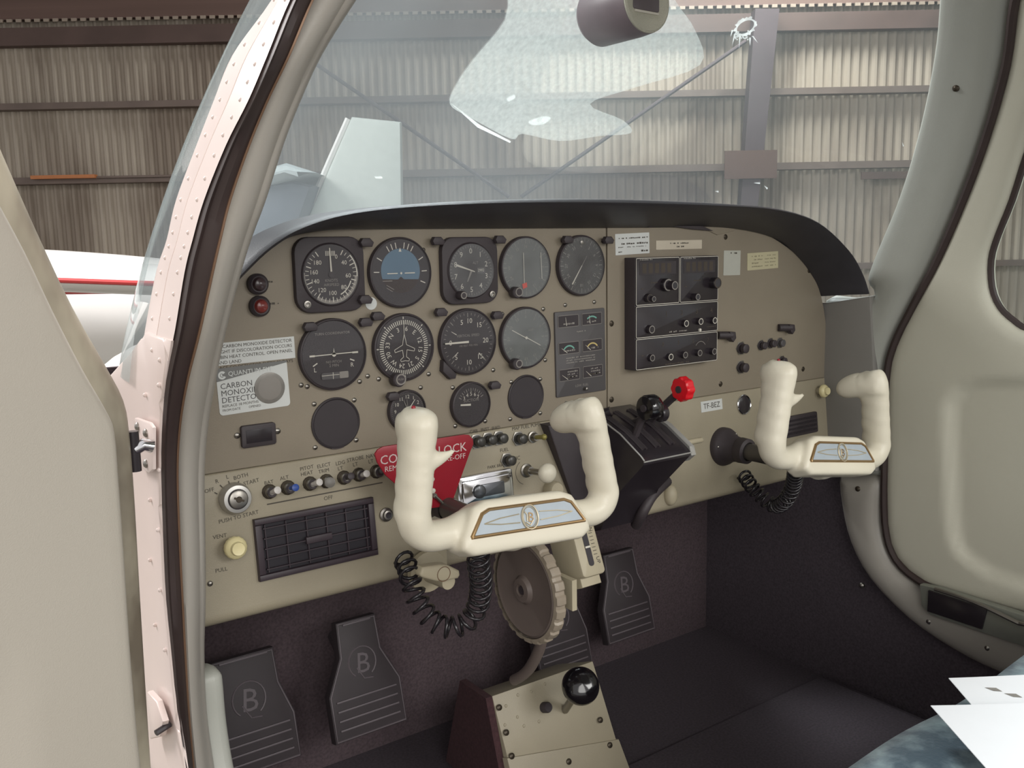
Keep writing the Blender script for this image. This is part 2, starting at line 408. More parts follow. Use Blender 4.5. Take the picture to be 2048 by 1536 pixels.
t = thing('steel_column', HF(p[3][0], -H, .2), 'tapered dark steel column against the hangar wall behind the glareshield', 'column')
g = G(COLM); g.prism(HF, poly, .18, .36); g.build('flange', t)
a = hx(1447, 303, .32); b = hx(1550, 357, .32); g = G(mat('rust_plate', (104, 82, 74), .8)); g.box(HF, a[0], b[0], b[1], a[1], .361, .39); o = g.build('gusset_plate', t)
for x0, y0, x1, y1, lb in ((1492, 82, 1042, 394, 'thin diagonal brace running down from the steel column to the left'), (600, 106, 1018, 394, 'thin diagonal brace running down from upper left to the right')):
    a, b = hx(x0, y0, .42), hx(x1, y1, .42); g = G(COLM); g.tube([HF(*a, .42), HF(*b, .42)], .022, 8); tag(g.build('diagonal_brace'), lb, 'brace', 'diagonal braces on the hangar wall')
a = hx(55, 352, .3); b = hx(185, 357, .3); c = hx(365, 354, .3)
g = G(mat('orange_pipe', (190, 120, 70), .5)); g.box(HF, a[0], b[0], a[1]-.03, a[1]+.01, .165, .24); g.box(HF, b[0], c[0], a[1]-.03, a[1]-.01, .165, .2, mt=PUR)
tag(g.build('orange_board'), 'thin orange board lying on the purlin at the left', 'board')
a = hx(1724, 344, .2); b = hx(1795, 357, .2); g = G(BEAMC); g.box(HF, a[0], b[0]+.3, b[1], a[1], .165, .2); tag(g.build('timber_offcut'), 'dark timber piece on the purlin right of the steel column', 'board')

# ---- parked aircraft outside the windscreen
PW = mat('white_aircraft_paint', (228, 226, 222), .3, var=.02, scale=3); PWR = mat('red_trim_paint', (190, 60, 60), .35)
FD = 5.2; FO = Vector((CAM.x, CAM.y, 0))-HN*FD; FF = Fr(FO, HU, Z, HN)
def fx(x, y, d=0.0):
    p = atp(x, y, FO+HN*d, HN)-FO; return (p.dot(HU), p.z)
t = thing('parked_airplane', FF(fx(200, 560)[0], -H, 0), 'white light aircraft with red stripe parked in the hangar behind', 'airplane')
g = G(PW); a = fx(300, 478); top = a[1]; rows = []
cu = fx(-900, 500)[0]; eu = fx(840, 470)[0]
for i in range(30):
    s = i/29; uu = cu+(eu-cu)*s; r = .52*(math.sin(pi*min(1, (s*1.0+.08)))**.45)*(1-.35*s); cz = top-.50+.10*s
    rows.append([FF(uu, cz+r*cos(2*pi*k/24), r*.9*sin(2*pi*k/24)) for k in range(24)])
g.grid(rows, close_u=True, cap=True); g.build('fuselage', t, ang=60)
g = G(PWR); g.tube([FF(fx(x, 578)[0], fx(x, 578+(x-100)*-.015)[1], .53-.00004*(x+300)) for x in range(-300, 500, 50)], .012, 6); g.build('red_stripe', t)
fin = [fx(520, 660), fx(612, 450), fx(705, 235), fx(803, 245), fx(806, 470), fx(812, 700)]
g = G(mat('pale_fin_paint', (205, 212, 205), .4, var=.03)); g.prism(FF, [(a, b) for a, b in fin], -.03, .04, .02); g.build('tail_fin', t)
le = cr([(*fx(530, 640), ), (*fx(606, 450), ), (*fx(650, 345), ), (*fx(697, 238), )], 4); g = G(PW); g.tube([FF(q[0], q[1], .0) for q in le], .02, 8); g.build('fin_leading_edge', t)
cn = [fx(520, 372), fx(548, 345), fx(590, 333), fx(622, 343), fx(650, 352), fx(600, 365), fx(545, 378)]
g = G(mat('pale_canopy', (190, 200, 200), .3)); g.prism(FF, cn, -.35, .25, .05); g.build('canopy', t)
g = G(mat('blue_grey_shade', (88, 96, 108), .5)); g.prism(FF, [fx(400, 620), fx(440, 480), fx(500, 380), fx(600, 366), fx(640, 375), fx(610, 460), fx(600, 640)], -.3, .2, .05); g.build('cabin_side', t)
# floor-standing gear leg so that the aircraft rests on the ground
g = G(RUB); q = FF(fx(150, 560)[0], 0, 0); g.tube([Vector((q.x, q.y, top-.7)), Vector((q.x, q.y, -H+.15))], .03, 8); g.lathe(Fr((q.x, q.y, -H+.17), HN, Z, HU), 0, 0, [(.05, -.05), (.16, -.05), (.17, 0), (.16, .05), (.05, .05)], 24); g.build('main_wheel', t)
# low white wing in front of it
WO = Vector((CAM.x, CAM.y, 0))-HN*3.6
def wx(x, y): return atp(x, y, WO, HN)
p0, p1 = wx(-400, 548), wx(330, 574)
g = G(PW); rows = []
for i in range(12):
    s = i/11; c = p0.lerp(p1, s); rows.append([c+Z*zz+(-HN)*yy for yy, zz in ((0, 0), (.04, .035), (.25, .075), (.6, .07), (1.1, .01), (.6, -.03), (.25, -.05), (.04, -.025))])
g.grid(rows, close_u=True, cap=True); g.build('wing', t, ang=50)
g = G(PWR); g.tube([p0+Z*.012+HN*.004, p1+Z*.012+HN*.004], .010, 8); g.build('wing_stripe', t)

# ================================================================== SETTING: the aircraft cabin
def T(z): return .8*max(0.0, min(z, .5)+.1)**2
def lside(x, y, base):
    v = base
    for _ in range(12): p = at(x, y, 0, v); v = base+T(p.z)*.9
    return at(x, y, 0, v)
def rside(x, y, base=.86):
    v = base
    for _ in range(12): p = at(x, y, 0, v); v = base-T(p.z)
    return at(x, y, 0, v)
YS = [-260, -120, 0, 110, 200, 290, 400, 480, 545, 660, 760, 850, 950, 1100, 1200, 1300, 1420, 1536, 1680]
B1 = [700, 610, 543, 465, 428, 393, 352, 333, 312, 290, 276, 262, 258, 258, 260, 262, 266, 272, 280]
B2 = [712, 644, 580, 535, 497, 452, 408, 385, 369, 350, 330, 322, 320, 325, 330, 340, 352, 370, 388]
B3 = [765, 690, 625, 578, 535, 498, 460, 440, 425, 400, 375, 360, 355, 360, 365, 370, 377, 387, 400]
B4 = [880, 795, 712, 642, 600, 565, 530, 500, 480, 450, 430, 415, 408, 410, 410, 407, 412, 428, 450]
c1 = [lside(x, y, -.335) for x, y in zip(B1, YS)]; c2 = [lside(x, y, -.335) for x, y in zip(B2, YS)]
c3 = [lside(x, y, -.318) for x, y in zip(B3, YS)]; c4 = [lside(x, y, -.288) for x, y in zip(B4, YS)]
c1, c2, c3, c4 = [cr(c, 5) for c in (c1, c2, c3, c4)]
n = len(c1)
def band(g, fn, mt=None, n=n): g.grid([fn(i) for i in range(n)], mt, close_u=True, cap=True)
# riveted skin strip
g = G(SKIN); band(g, lambda i: [c1[i], c1[i].lerp(c2[i], .48)+X*-.0012, c1[i].lerp(c2[i], .5)+X*.0006, c1[i].lerp(c2[i], .52)+X*-.0016, c2[i], c2[i]+X*.003+Y*.01, c1[i]+X*.01+Y*.004], None, 47)
sk = struct(g.build('wall_left', ang=25), 'pinkish white riveted skin strip of the left windscreen frame')
for tt in (.22, .8):
    for i in range(4, 46, 2):
        q = c1[i].lerp(c2[i], tt); g = G(SKIN); F = Fr(q, Y, Z, -X); g.lathe(F, 0, 0, [(.0019, -.001), (.0019, .0008), (.0011, .0016), (.0001, .0019)], 8, cap=False); g.build('rivet', sk)
# dark rubber seal with a worn bronze edge
g = G(RUB); band(g, lambda i: [c2[i]+X*.001, c2[i].lerp(c3[i], .15)+Y*-.006, c2[i].lerp(c3[i], .32)+Y*-.002, c2[i].lerp(c3[i], .6)+Y*-.004, c2[i].lerp(c3[i], .85)+Y*-.001, c3[i], c3[i]+Y*.03, c2[i]+Y*.03+X*.002])
o = struct(g.build('trim_1', ang=50), 'dark rubber door seal along the left door opening')
g = G(BRONZ); g.tube([q+Y*-.0005 for q in c3], .0013, 6); g.build('bronze_edge', o)
# rounded grey inner trim
def jam(i):
    a, b = c3[i], c4[i]; L = [a]
    for s, d in ((.06, .006), (.2, .011), (.4, .013), (.58, .012), (.66, .0095), (.72, .011), (.85, .010), (.95, .006), (1, 0)): L.append(a.lerp(b, s)+Y*-d)
    return L+[b+Y*.02+X*-.004, b+Y*.035+X*-.015, a+Y*.035]
g = G(TRIM); band(g, jam); struct(g.build('trim_2', ang=60), 'rounded grey plastic trim round the left door opening')
# light lower kick trim on the sill
pts = [(402, 1345), (412, 1325), (428, 1325), (442, 1342), (447, 1370), (452, 1430), (460, 1490), (470, 1545), (490, 1650), (400, 1650), (398, 1500)]
q = [lside(x, y, -.27) for x, y in pts]; pl = [(v.y, v.z) for v in q]; pl = [(a[0], a[1]) for a in cr([Vector(v) for v in pl], 3, True)]
g = G(TRIMR); puff(g, pl, [], lambda a, b, w: Vector((-.27+w, a, b)), -.02, .002, .01, .012); struct(g.build('trim_3', ang=60), 'light grey kick trim at the foot of the left door opening')
# fuselage side below and ahead of the windscreen, and the cowling
NW = []
for i in range(26):
    s = i/25; yy = -.16+1.35*s; hw = .61-.02*s-.20*s**3; tp = -.075-.05*s-.02*s*s; bt = -.78+.1*s; cx = .27; r = []
    for k in range(40):
        a = 2*pi*k/40; e = .5; ca, sa = cos(a), sin(a)
        r.append(Vector((cx+hw*abs(ca)**e*(1 if ca > 0 else -1), yy, (tp+bt)/2+(tp-bt)/2*abs(sa)**e*(1 if sa > 0 else -1))))
    NW.append(r)
COWL = mat('own_cowling_paint', (226, 218, 212), .28, var=.02)
ci = 16
g = G(COWL); g.grid(NW[9:], close_u=True, cap=False); struct(g.build('wall_front', ang=60), 'white engine cowling ahead of the windscreen')
# fuselage side skin patch visible between the open door and the seal
def fs(a, b, w=0): return Vector((-.338-w-.05*sstep(.0, -.35, a)*0, a, b))
pp = [(-.16, -.07), (.05, -.085), (.18, -.10), (.18, -.80), (-.12, -.80)]
e = [(lside(x, y, -.338).y, lside(x, y, -.338).z) for x, y in ((348, 668), (328, 800), (320, 950), (326, 1150), (338, 1300), (352, 1420), (372, 1560))]
pp = [(.34, -.13), (.15, -.105), (.02, -.1), (lside(262, 700, -.338).y, lside(262, 700, -.338).z), (lside(290, 665, -.338).y, lside(290, 665, -.338).z)]+[(v.y, v.z) for v in c2[46::2]]+[(.34, c2[-1].z)]
g = G(SKIN); puff(g, pp, [], lambda a, b, w: Vector((-.336-w, a, b)), -.004, .0, .002, .03)
fus = struct(g.build('wall_left', ang=40), 'white fuselage side skin between the open door and the seal')
for x, y in ((305, 700), (320, 720), (290, 790), (318, 770), (300, 870), (318, 940), (300, 1000), (316, 1060), (300, 1120), (320, 1180), (310, 1250), (330, 1300)):
    q = lside(x, y, -.337); g = G(SKIN); g.lathe(Fr(q, Y, Z, -X), 0, 0, [(.002, -.001), (.002, .0008), (.0012, .0016), (.0001, .0019)], 8, cap=False); g.build('rivet', fus)

# ---- windscreen
WB, WH = -.09, .50
def wsurf(th, t):
    z = WB+WH*t; hw = .612-T(z)*.9; L = .50-.18*t; yb = -.12-.55*(z+.09); c, s = cos(th), sin(th)
    return Vector((.272-hw*(1 if c > 0 else -1)*abs(c)**(.75+1.1*min(t, .5)), yb+L*abs(s)**(1.1+.5*min(t, .5))+.02, z))
g = G(glassy('dusty_windscreen', .32, (216, 230, 232), gloss=.5, tint=(.93, .97, .97), nscale=3, amp=.3, grad=(-.25, .45, 1.0, .30)))
NT, NTH = 22, 60
g.grid([[wsurf(pi*j/NTH, i/NT) for j in range(NTH+1)] for i in range(NT+1)])
win = struct(g.build('window_1', ang=80), 'dusty clear windscreen with a drilled crack stop hole')
bv = BVHTree.FromPolygons([v for v in g.v], g.f)
def onglass(x, y, off=.0015):
    d = ray(x, y).normalized(); h = bv.ray_cast(CAM, d)
    if h[0] is None: return at(x, y, 1, 0)
    return h[0]-d*off
def film(name, poly, mt, sp=14, label=None, clos=True):
    pl = [(a[0], a[1]) for a in (cr([Vector(v) for v in poly], 4, True))] if clos else poly
    g = G(mt); puff(g, pl, [], lambda a, b, w: onglass(a, b), 0, 0, 0, sp); g.f = g.f; o = g.build(name, win, ang=80, normals=False); return tag(o, label)
FILM = glassy('dust_film', .36, (236, 242, 238), nscale=160, amp=.22)
SCR = glassy('scratch_white', .85, (245, 248, 246), nscale=90, amp=.3)
film('dust_patch', [(1050, -60), (1010, 40), (950, 115), (915, 165), (900, 208), (940, 235), (1022, 278), (1045, 268), (1120, 282), (1200, 272), (1262, 266), (1245, 240), (1180, 208), (1270, 175), (1400, 130), (1390, 60), (1350, 0), (1330, -60)], FILM, label='white dusty patch on the windscreen')
film('scratch', [(1058, 243), (1085, 233), (1102, 236), (1088, 248), (1066, 250)], SCR, 6)
film('scratch', [(1015, 198), (1028, 190), (1030, 196), (1018, 203)], SCR, 6)
for a in ([(750, 354), (765, 354), (765, 357), (751, 357)], [(900, 205), (960, 250), (1022, 283), (1020, 286), (955, 255)], [(1430, 383), (1437, 382), (1437, 385)], [(1507, 366), (1520, 365), (1520, 368)], [(1528, 371), (1536, 376), (1534, 379)], [(1804, 284), (1808, 292), (1806, 293)]): film('scratch', a, SCR, 6, clos=False)
g = G(SCR)
def ringpx(cx, cy, rx, ry, w, rot, seed):
    rnd = random.Random(seed); A = []; B = []
    for k in range(40):
        a = 2*pi*k/40; j = 1+rnd.uniform(-.12, .18); c, s = cos(a), sin(a)
        def pt(R, r): x_, y_ = R*c, r*s; return onglass(cx+x_*cos(rot)-y_*sin(rot), cy+x_*sin(rot)+y_*cos(rot), .002)
        A.append(pt(rx, ry)); B.append(pt((rx+w)*j, (ry+w)*j))
    g.grid([A, B], close_u=True)
ringpx(1491, 54, 19, 11, 5, -.55, 3)
for x0, y0, x1, y1 in ((1470, 68, 1464, 92), (1480, 72, 1478, 98), (1505, 72, 1516, 86), (1500, 75, 1500, 92), (1465, 60, 1461, 74)):
    g.add([onglass(x0-2, y0), onglass(x0+2, y0), onglass(x1, y1)], [(0, 1, 2)])
for k in range(26):
    rnd = random.Random(k); x, y = 1484+rnd.uniform(-18, 12), 66+rnd.uniform(-6, 12); g.add([onglass(x, y), onglass(x+3, y+1), onglass(x+1, y+4)], [(0, 1, 2)])
tag(g.build('crack_stop_hole', win, normals=False), 'white crazed ring around a drilled hole in the windscreen')

# ---- right side: windscreen pillar trim, sill trim, side panel, door with window
def rmap(a, b, w): return Vector((.86-T(b)-w, a, b))
def rpts(P, n=4, closed=True):
    q = [rside(x, y) for x, y in P]; q = [Vector((v.y, v.z)) for v in q]
    return [(v[0], v[1]) for v in cr(q, n, closed)]
seal = [(2090, -140), (2060, -60), (2028, 0), (2010, 130), (1968, 280), (1920, 410), (1870, 525), (1825, 610), (1786, 690), (1771, 760), (1768, 900), (1768, 1045), (1790, 1120), (1848, 1170), (1920, 1196), (2060, 1236), (2250, 1290)]
inner = [(2250, 1430), (2060, 1368), (1990, 1345), (1905, 1302), (1815, 1240), (1738, 1160), (1698, 1085), (1680, 1010), (1676, 950), (1700, 952)]
# pillar (windscreen post) and upper cheek
pil = seal[:11]+[(1768, 955), (1720, 952), (1690, 950)]+[(1655, 935), (1655, 800), (1650, 700), (1645, 600), (1700, 596), (1742, 588), (1728, 560), (1748, 500), (1785, 410), (1820, 300), (1848, 180), (1864, 80), (1870, 0), (1876, -60), (1885, -140)]
PO = rpts(pil, 3)
g = G(TRIMR); puff(g, PO, [], rmap, -.02, .012, .035, .02, hfun=None); struct(g.build('trim_4', ang=60), 'grey green moulded pillar trim right of the windscreen')
g = G(SCREWM)
low = [(1768, 955)]+seal[11:]+inner
g = G(TRIM); puff(g, rpts(low, 3), [], rmap, -.03, .014, .03, .02); sill = struct(g.build('trim_5', ang=60), 'curved grey sill trim sweeping below the right door')
for x, y, o_ in ((1912, 176, None), (1716, 668, None), (1716, 978, None), (1723, 1171, sill), (1858, 1243, sill), (1975, 1296, sill)):
    q = rside(x, y, .848); g = G(SCREWM if o_ is None else STEEL); g.lathe(Fr(q, Y, Z, -X), 0, 0, [(.005, -.003), (.005, .001), (.003, .003), (.0002, .0035)], 14, cap=False); g.build('trim_screw', bpy.data.objects['trim_4'] if o_ is None else o_)
# seal
g = G(RUB); sp = cr([rside(x, y, .853) for x, y in seal], 4); g.tube([v+X*.003 for v in sp], .0065, 8); struct(g.build('trim_6'), 'thin dark rubber seal around the right door')
# right door
dr = seal+[(2700, 1420), (2900, 1200), (2900, 0), (2300, -200)]
win2 = [(2052, 300), (2020, 400), (1992, 470), (1978, 520), (1980, 575), (1996, 615), (2025, 643), (2060, 662), (2200, 700), (2500, 730), (2560, 600), (2540, 350), (2400, 250), (2200, 200), (2090, 215)]
DO, DH = rpts(dr, 2), rpts(win2, 3)
rec = [(2500, 1300), (2048, 1172), (1960, 1135), (1918, 1098), (1905, 1030), (1900, 850), (1906, 795), (1945, 766), (2048, 762), (2500, 770)]
RC = rpts(rec, 2)
def dh(a, b):
    d = sdist((a, b), RC); return -.011*sstep(-.008, .011, d)
g = G(DOORP); puff(g, DO, [DH], rmap, -.02, .008, .022, .010, hfun=dh); dro = struct(g.build('door_2', ang=60), 'grey green right cabin door panel with window')
g = G(glassy('side_window', .10, (220, 232, 230), gloss=.3, tint=(.85, .93, .93), nscale=3)); puff(g, inset(DH, -.006), [], lambda a, b, w: rmap(a, b, -.012), 0, 0, 0, .05); g.build('window_pane', dro, ang=80, normals=False)
g = G(RUB); g.tube([rmap(a, b, -.006) for a, b in DH], .005, 6, closed=True); g.build('window_gasket', dro)
# outer wall and lower cabin lining on the right
g = G(SKIN); g.add([Vector((.885, -1.6, -.78)), Vector((.885, .55, -.78)), Vector((.885, .55, -.10)), Vector((.885, -1.6, -.10))], [(0, 1, 2, 3)])
g = G(CARPB); g.box(Fr((.89, 0, 0), Y, Z, -X), -.95, .33, -.79, -.36, 0, .006); struct(g.build('wall_right'), 'dark carpeted lower side wall on the right')
g = G(SIDEV)
ps = [rside(x, y) for x, y in ((1650, 604), (1745, 592), (1762, 760), (1764, 940), (1690, 945))]
g.prism(Fr((.849, 0, 0), Y, Z, -X), [(.06, ps[0].z-.002), (.0, ps[0].z-.001), (ps[1].y-.005, ps[1].z), (ps[2].y+.002, ps[2].z), (ps[3].y+.002, ps[3].z), (ps[4].y, ps[4].z), (.06, ps[4].z)], -.01, .006, .003)
struct(g.build('wall_right'), 'grey vinyl side panel beside the right end of the instrument panel')
# sill plate on the right lower trim
t = thing('door_sill_plate', rside(1950, 1240, .84), 'metal plate with dark recess set in the right door sill', 'sill plate')
q = [rside(x, y, .843) for x, y in ((1842, 1168), (1880, 1176), (2060, 1232), (2160, 1262), (2160, 1330), (2060, 1295), (1862, 1228), (1846, 1210))]
g = G(mat('greenish_metal', (150, 152, 142), .35, .4)); F = Fr((.842, 0, 0), Y, Z, -X); g.prism(F, [(v.y, v.z) for v in q], -.01, .004, .002); g.build('plate', t)
q = [rside(x, y, .837) for x, y in ((1858, 1180), (1975, 1218), (1965, 1258), (1856, 1222))]; g = G(BLKG); g.prism(Fr((.837, 0, 0), Y, Z, -X), [(v.y, v.z) for v in q], -.004, .003, .001); g.build('dark_recess', t)
g = G(STEEL); g.tube(cr([rside(x, y, .828) for x, y in ((1870, 1178), (1950, 1205), (2030, 1243), (2046, 1248), (2120, 1262))], 4), .0035, 8); g.build('latch_bar', t)

# ---- footwell
g = G(CARPB); g.box(Fr((0, 0, -.79), X, Y, Z), -.33, .885, -1.6, .33, -.02, 0); struct(g.build('floor'), 'dark carpeted cabin floor')
g = G(CARP); g.box(Fr((0, .315, 0), X, Z, -Y), -.33, .885, -.79, -.12, 0, .01); struct(g.build('wall_front'), 'dark firewall lining behind the rudder pedals')
g = G(CARP); g.box(Fr((-.322, 0, 0), -Y, Z, X), -.55, .1, -.79, -.42, 0, .006); struct(g.build('wall_left'), 'dark lining of the left footwell')
# cabin roof (shades the panel) 
RO = []
for i in range(9):
    yy = -.24-1.3*i/8; RO.append([Vector((.272+.47*cos(pi*k/16), yy, .40+.12*sin(pi*k/16))) for k in range(17)])
g = G(TRIMR); g.grid(RO); g.grid([[v+Z*.03 for v in r] for r in RO], SKIN); struct(g.build('ceiling'), 'cabin roof above the seats')

# ---- open left door
P0 = at(292, 900, 0, -.352)
DU = Vector((cos(rad(25)), sin(rad(25)), 0)); DN = Vector((sin(rad(25)), -cos(rad(25)), 0))
DF = Fr(P0, DU, Z, DN)
def dx(x, y, w): p = atp(x, y, P0+DN*w, DN)-P0; return (p.dot(DU), p.z)
def dpts(P, w, tail):
    q = [Vector(dx(x, y, w)) for x, y in P]; q = cr(q, 3); return [(v[0], v[1]) for v in q]+tail
DFv = Fr(P0, DU, Z, DN)
so = dpts([(-40, 160), (0, 255), (80, 440), (160, 612), (225, 728), (262, 800), (274, 870), (284, 1000), (294, 1180), (306, 1380), (316, 1536), (322, 1640)], 0, [])
zt = so[0][1]
k = (so[0][0]-so[1][0])/(so[0][1]-so[1][1])
tp = .42-P0.z; bt = -.66-P0.z
shell = [(so[0][0]+k*(tp-so[0][1]), tp)]+so+[(so[-1][0], bt), (-.92, bt), (-.95, .05-P0.z), (-.80, tp)]
wh = [(-.40, .33-P0.z), (-.27, .06-P0.z), (-.82, .06-P0.z), (-.74, .33-P0.z)]
g = G(DOORE); puff(g, shell, [wh], lambda a, b, w: DF(a, b, w), -.035, 0, .014, .03); dl = struct(g.build('door_1', ang=60), 'open left cabin door with dirty cream edge and grey inner panel')
so = dpts([(-40, 310), (0, 392), (60, 505), (115, 622), (175, 740), (222, 822), (238, 865), (246, 960), (256, 1100), (268, 1290), (282, 1460), (290, 1536), (296, 1640)], .022, [])
k = (so[0][0]-so[1][0])/(so[0][1]-so[1][1])
tr_ = [(so[0][0]+k*(.0-P0.z-so[0][1]) if False else so[0][0], so[0][1]), ]+so[1:]+[(so[-1][0]-.01, bt+.03), (-.9, bt+.03), (-.93, .02-P0.z), (-.30, .03-P0.z)]
a0 = dx(-30, 1050, .02)[0]
def dlh(a, b): return -.006*sstep(a0+.012, a0-.01, a)*sstep(-.22, -.30, b+P0.z)
g = G(mat('door_inner_panel', (182, 175, 163), .5, var=.02, scale=4, bump=.12, bscale=900)); puff(g, tr_, [], lambda a, b, w: DF(a, b, w), 0, .022, .008, .02, hfun=dlh); g.build('inner_panel', dl, ang=60)
g = G(glassy('door_glass', .1, (225, 232, 230), gloss=.3, tint=(.9, .95, .95))); g.poly(DF, inset(wh, -.01), -.018); g.build('window_pane', dl)
# hinge
HP = Fr((-.340, 0, 0), -Y, Z, -X)
def hy(x, y, b=-.340): v = at(x, y, 0, b); return (-v.y, v.z)
q = [hy(276, 835), hy(305, 845), hy(312, 855), hy(312, 938), hy(304, 945), hy(278, 930)]
g = G(SKIN); g.prism(HP, q, 0, .003, .001); t = g.build('hinge_plate', dl)
for x, y in ((300, 865), (300, 926), (283, 852)):
    a = hy(x, y); g = G(STEEL); g.lathe(HP, a[0], a[1], [(.004, .002), (.004, .004), (.0025, .0055), (.0002, .006)], 12, cap=False); g.build('hinge_screw', t)
g = G(CHR); a = at(305, 893, 0, -.345); b = at(268, 900, 0, -.36); g.tube([a, a.lerp(b, .5)+Z*.003, b], .0055, 10); g.tube([b+Z*.016, b-Z*.018], .005, 10, mt=BLKG); g.build('hinge_pin', t)
t = thing('door_stay', at(325, 1455, 0, -.345), 'small dark stay arm with white bracket low on the left door gap', 'bracket')
g = G(BLKG); g.tube([at(340, 1448, 0, -.338), at(312, 1466, 0, -.352)], .003, 8); g.build('stay_arm', t)
g = G(SKIN); q = [hy(306, 1380), hy(325, 1400), hy(338, 1440), hy(332, 1470), hy(312, 1475)]; g.prism(HP, q, 0, .006, .002); g.build('stay_bracket', t)

# ================================================================== INSTRUMENT PANEL
def sm(pxs, k=4): return [(v[0], v[1]) for v in cr([Vector(v) for v in uv(pxs)], k)]
topL = sm([(400, 700), (430, 610), (484, 533), (556, 481), (648, 461), (760, 458), (900, 457), (1060, 456), (1212, 455)])
topR = sm([(1214, 455), (1320, 455), (1440, 455), (1500, 460), (1545, 476), (1600, 518), (1636, 575), (1652, 660), (1656, 760)])
zs = -.2105
xs = topL[-1][0]; LX = -.285; RX = .850
t = thing('instrument_panel', (.28, 0, -.37), 'beige painted aircraft instrument panel with rounded top corners', 'instrument panel')
panel = t
g = G(PANEL); g.prism(PF, [(LX, zs)]+[(max(LX, a), b) for a, b in topL[2:]]+[(xs, zs)], -.004, 0, .0006); g.build('left_panel_plate', t, ang=20)
g = G(PANEL); g.prism(PF, [(xs+.0012, zs)]+[(a, b) for a, b in topR]+[(RX, zs)], -.004, .0012, .0006); g.build('right_panel_plate', t, ang=20)
g = G(SEAM); g.prism(PF, inset([(LX, zs)]+[(max(LX, a), b) for a, b in topL[2:]]+[(a, b) for a, b in topR]+[(RX, zs)], .002), -.008, -.0045); g.build('backing_plate', t)
# lower sub panel with its rounded lip
rows = []
for k in range(13):
    a = LX+(RX-LX+.004)*k/12
    sec = [(.004, zs-.0005), (-.0015, zs-.0008), (-.002, zs-.002), (-.010, -.280), (-.0175, -.352)]
    sec = [(.004, zs-.0006), (-.001, zs-.0008), (-.002, zs-.002)]+[(-.002-.016*s, zs-.002-.150*s) for s in (.25, .5, .75, 1)]
    y0, z0 = sec[-1]
    for j in range(1, 8): an = rad(90*j/7); sec.append((y0+.016*sin(an)*0-.002*sin(an*2)+.018*(1-cos(an)), z0-.017*sin(an)))
    sec.append((y0+.035, z0-.017)); rows.append([Vector((a, y, z)) for y, z in sec])
g = G(PANEL2); g.grid(rows); g.build('lower_panel', t, ang=50)
lab = G(INK)
def ptext(body, x, y, hpx, F=LF, rot=0, mt=None, align='CENTER'):
    f = F(x, y, .0006); s = hpx*mpp(f.o); lab.text(f, body, 0, 0, .0003, s, mt, rot, align)
# ---- glareshield
rim = cr([(*q, 0) for q in uv([(405, 640), (436, 592), (478, 545), (534, 492), (600, 453), (700, 424), (850, 408), (1050, 400), (1250, 400), (1450, 408), (1560, 418), (1640, 445), (1700, 500), (1728, 548), (1741, 587)], 1, -.076)], 5)
pn = cr([(*q, 0) for q in uv([(395, 690), (425, 615), (480, 532), (552, 481), (645, 460), (760, 457), (900, 456), (1060, 455), (1250, 454), (1440, 454), (1545, 475), (1596, 515), (1626, 555), (1638, 580), (1642, 592)])], 5)
g = G(SHLD); rows = []
for r_, p_ in zip(rim, pn):
    r_, p_ = Vector((r_[0], 0, r_[1])), Vector((p_[0], 0, p_[1])); c = Vector((.29, 0, -.15)); d = (r_-c).normalized()
    rows.append([r_+Y*.34-Z*.06-d*.10, r_+Y*.14-d*.025, r_+Y*0+d*.003, r_-Y*.066+d*.0015, r_-Y*.073, r_-Y*.0765-d*.0035, r_-Y*.073-d*.007, r_.lerp(p_, .35)-Y*.045-d*.004, p_-Y*.004-d*.001, p_+Y*.004])
g.grid(rows, cap=False); o = g.build('glareshield', ang=55); tag(o, 'dark padded glareshield hood arching over the instrument panel', 'glareshield')
g = G(BLK); a = UF(1320, 452); b = uv([(1290, 455), (1330, 441), (1370, 446), (1400, 452), (1421, 462), (1380, 459), (1330, 452)]); g.prism(PF, b, .002, .006, .001); g.build('torn_edge', o)
# slot plate at the top of the right panel
g = G(PANEL); b = uv([(1432, 470), (1415, 462), (1400, 452), (1470, 449), (1466, 462)]); g.prism(PF, b, .0014, .003, .0008); g.build('top_clip', panel)

# ---- helpers for instruments
def needle(g, F, ang, r0, r1, w0, wd, mt, w1=None):
    a = rad(90-ang); d = Vector((cos(a), sin(a))); nn = Vector((-d.y, d.x)); w1 = w0*.4 if w1 is None else w1
    P = [d*r0+nn*w0/2, d*r0-nn*w0/2, d*r1-nn*w1/2, d*r1+nn*w1/2]; g.add([F(p.x, p.y, wd) for p in P], [(0, 1, 2, 3)], mt)
def ticks(g, F, a0, a1, n, r0, r1, wd, t, mt, every=0, r0b=0, tb=None):
    for i in range(n):
        a = rad(90-(a0+(a1-a0)*i/max(1, n-1))); d = Vector((cos(a), sin(a))); big = every and i % every == 0
        g.line(F, d*(r0b if big else r0), d*r1, (tb or t*1.6) if big else t, wd, mt)
def nums(g, F, lst, r, size, wd, mt, upright=True):
    for a, s in lst:
        x = rad(90-a); g.text(F, s, r*cos(x), r*sin(x), wd, size, mt, 0 if upright else -a)
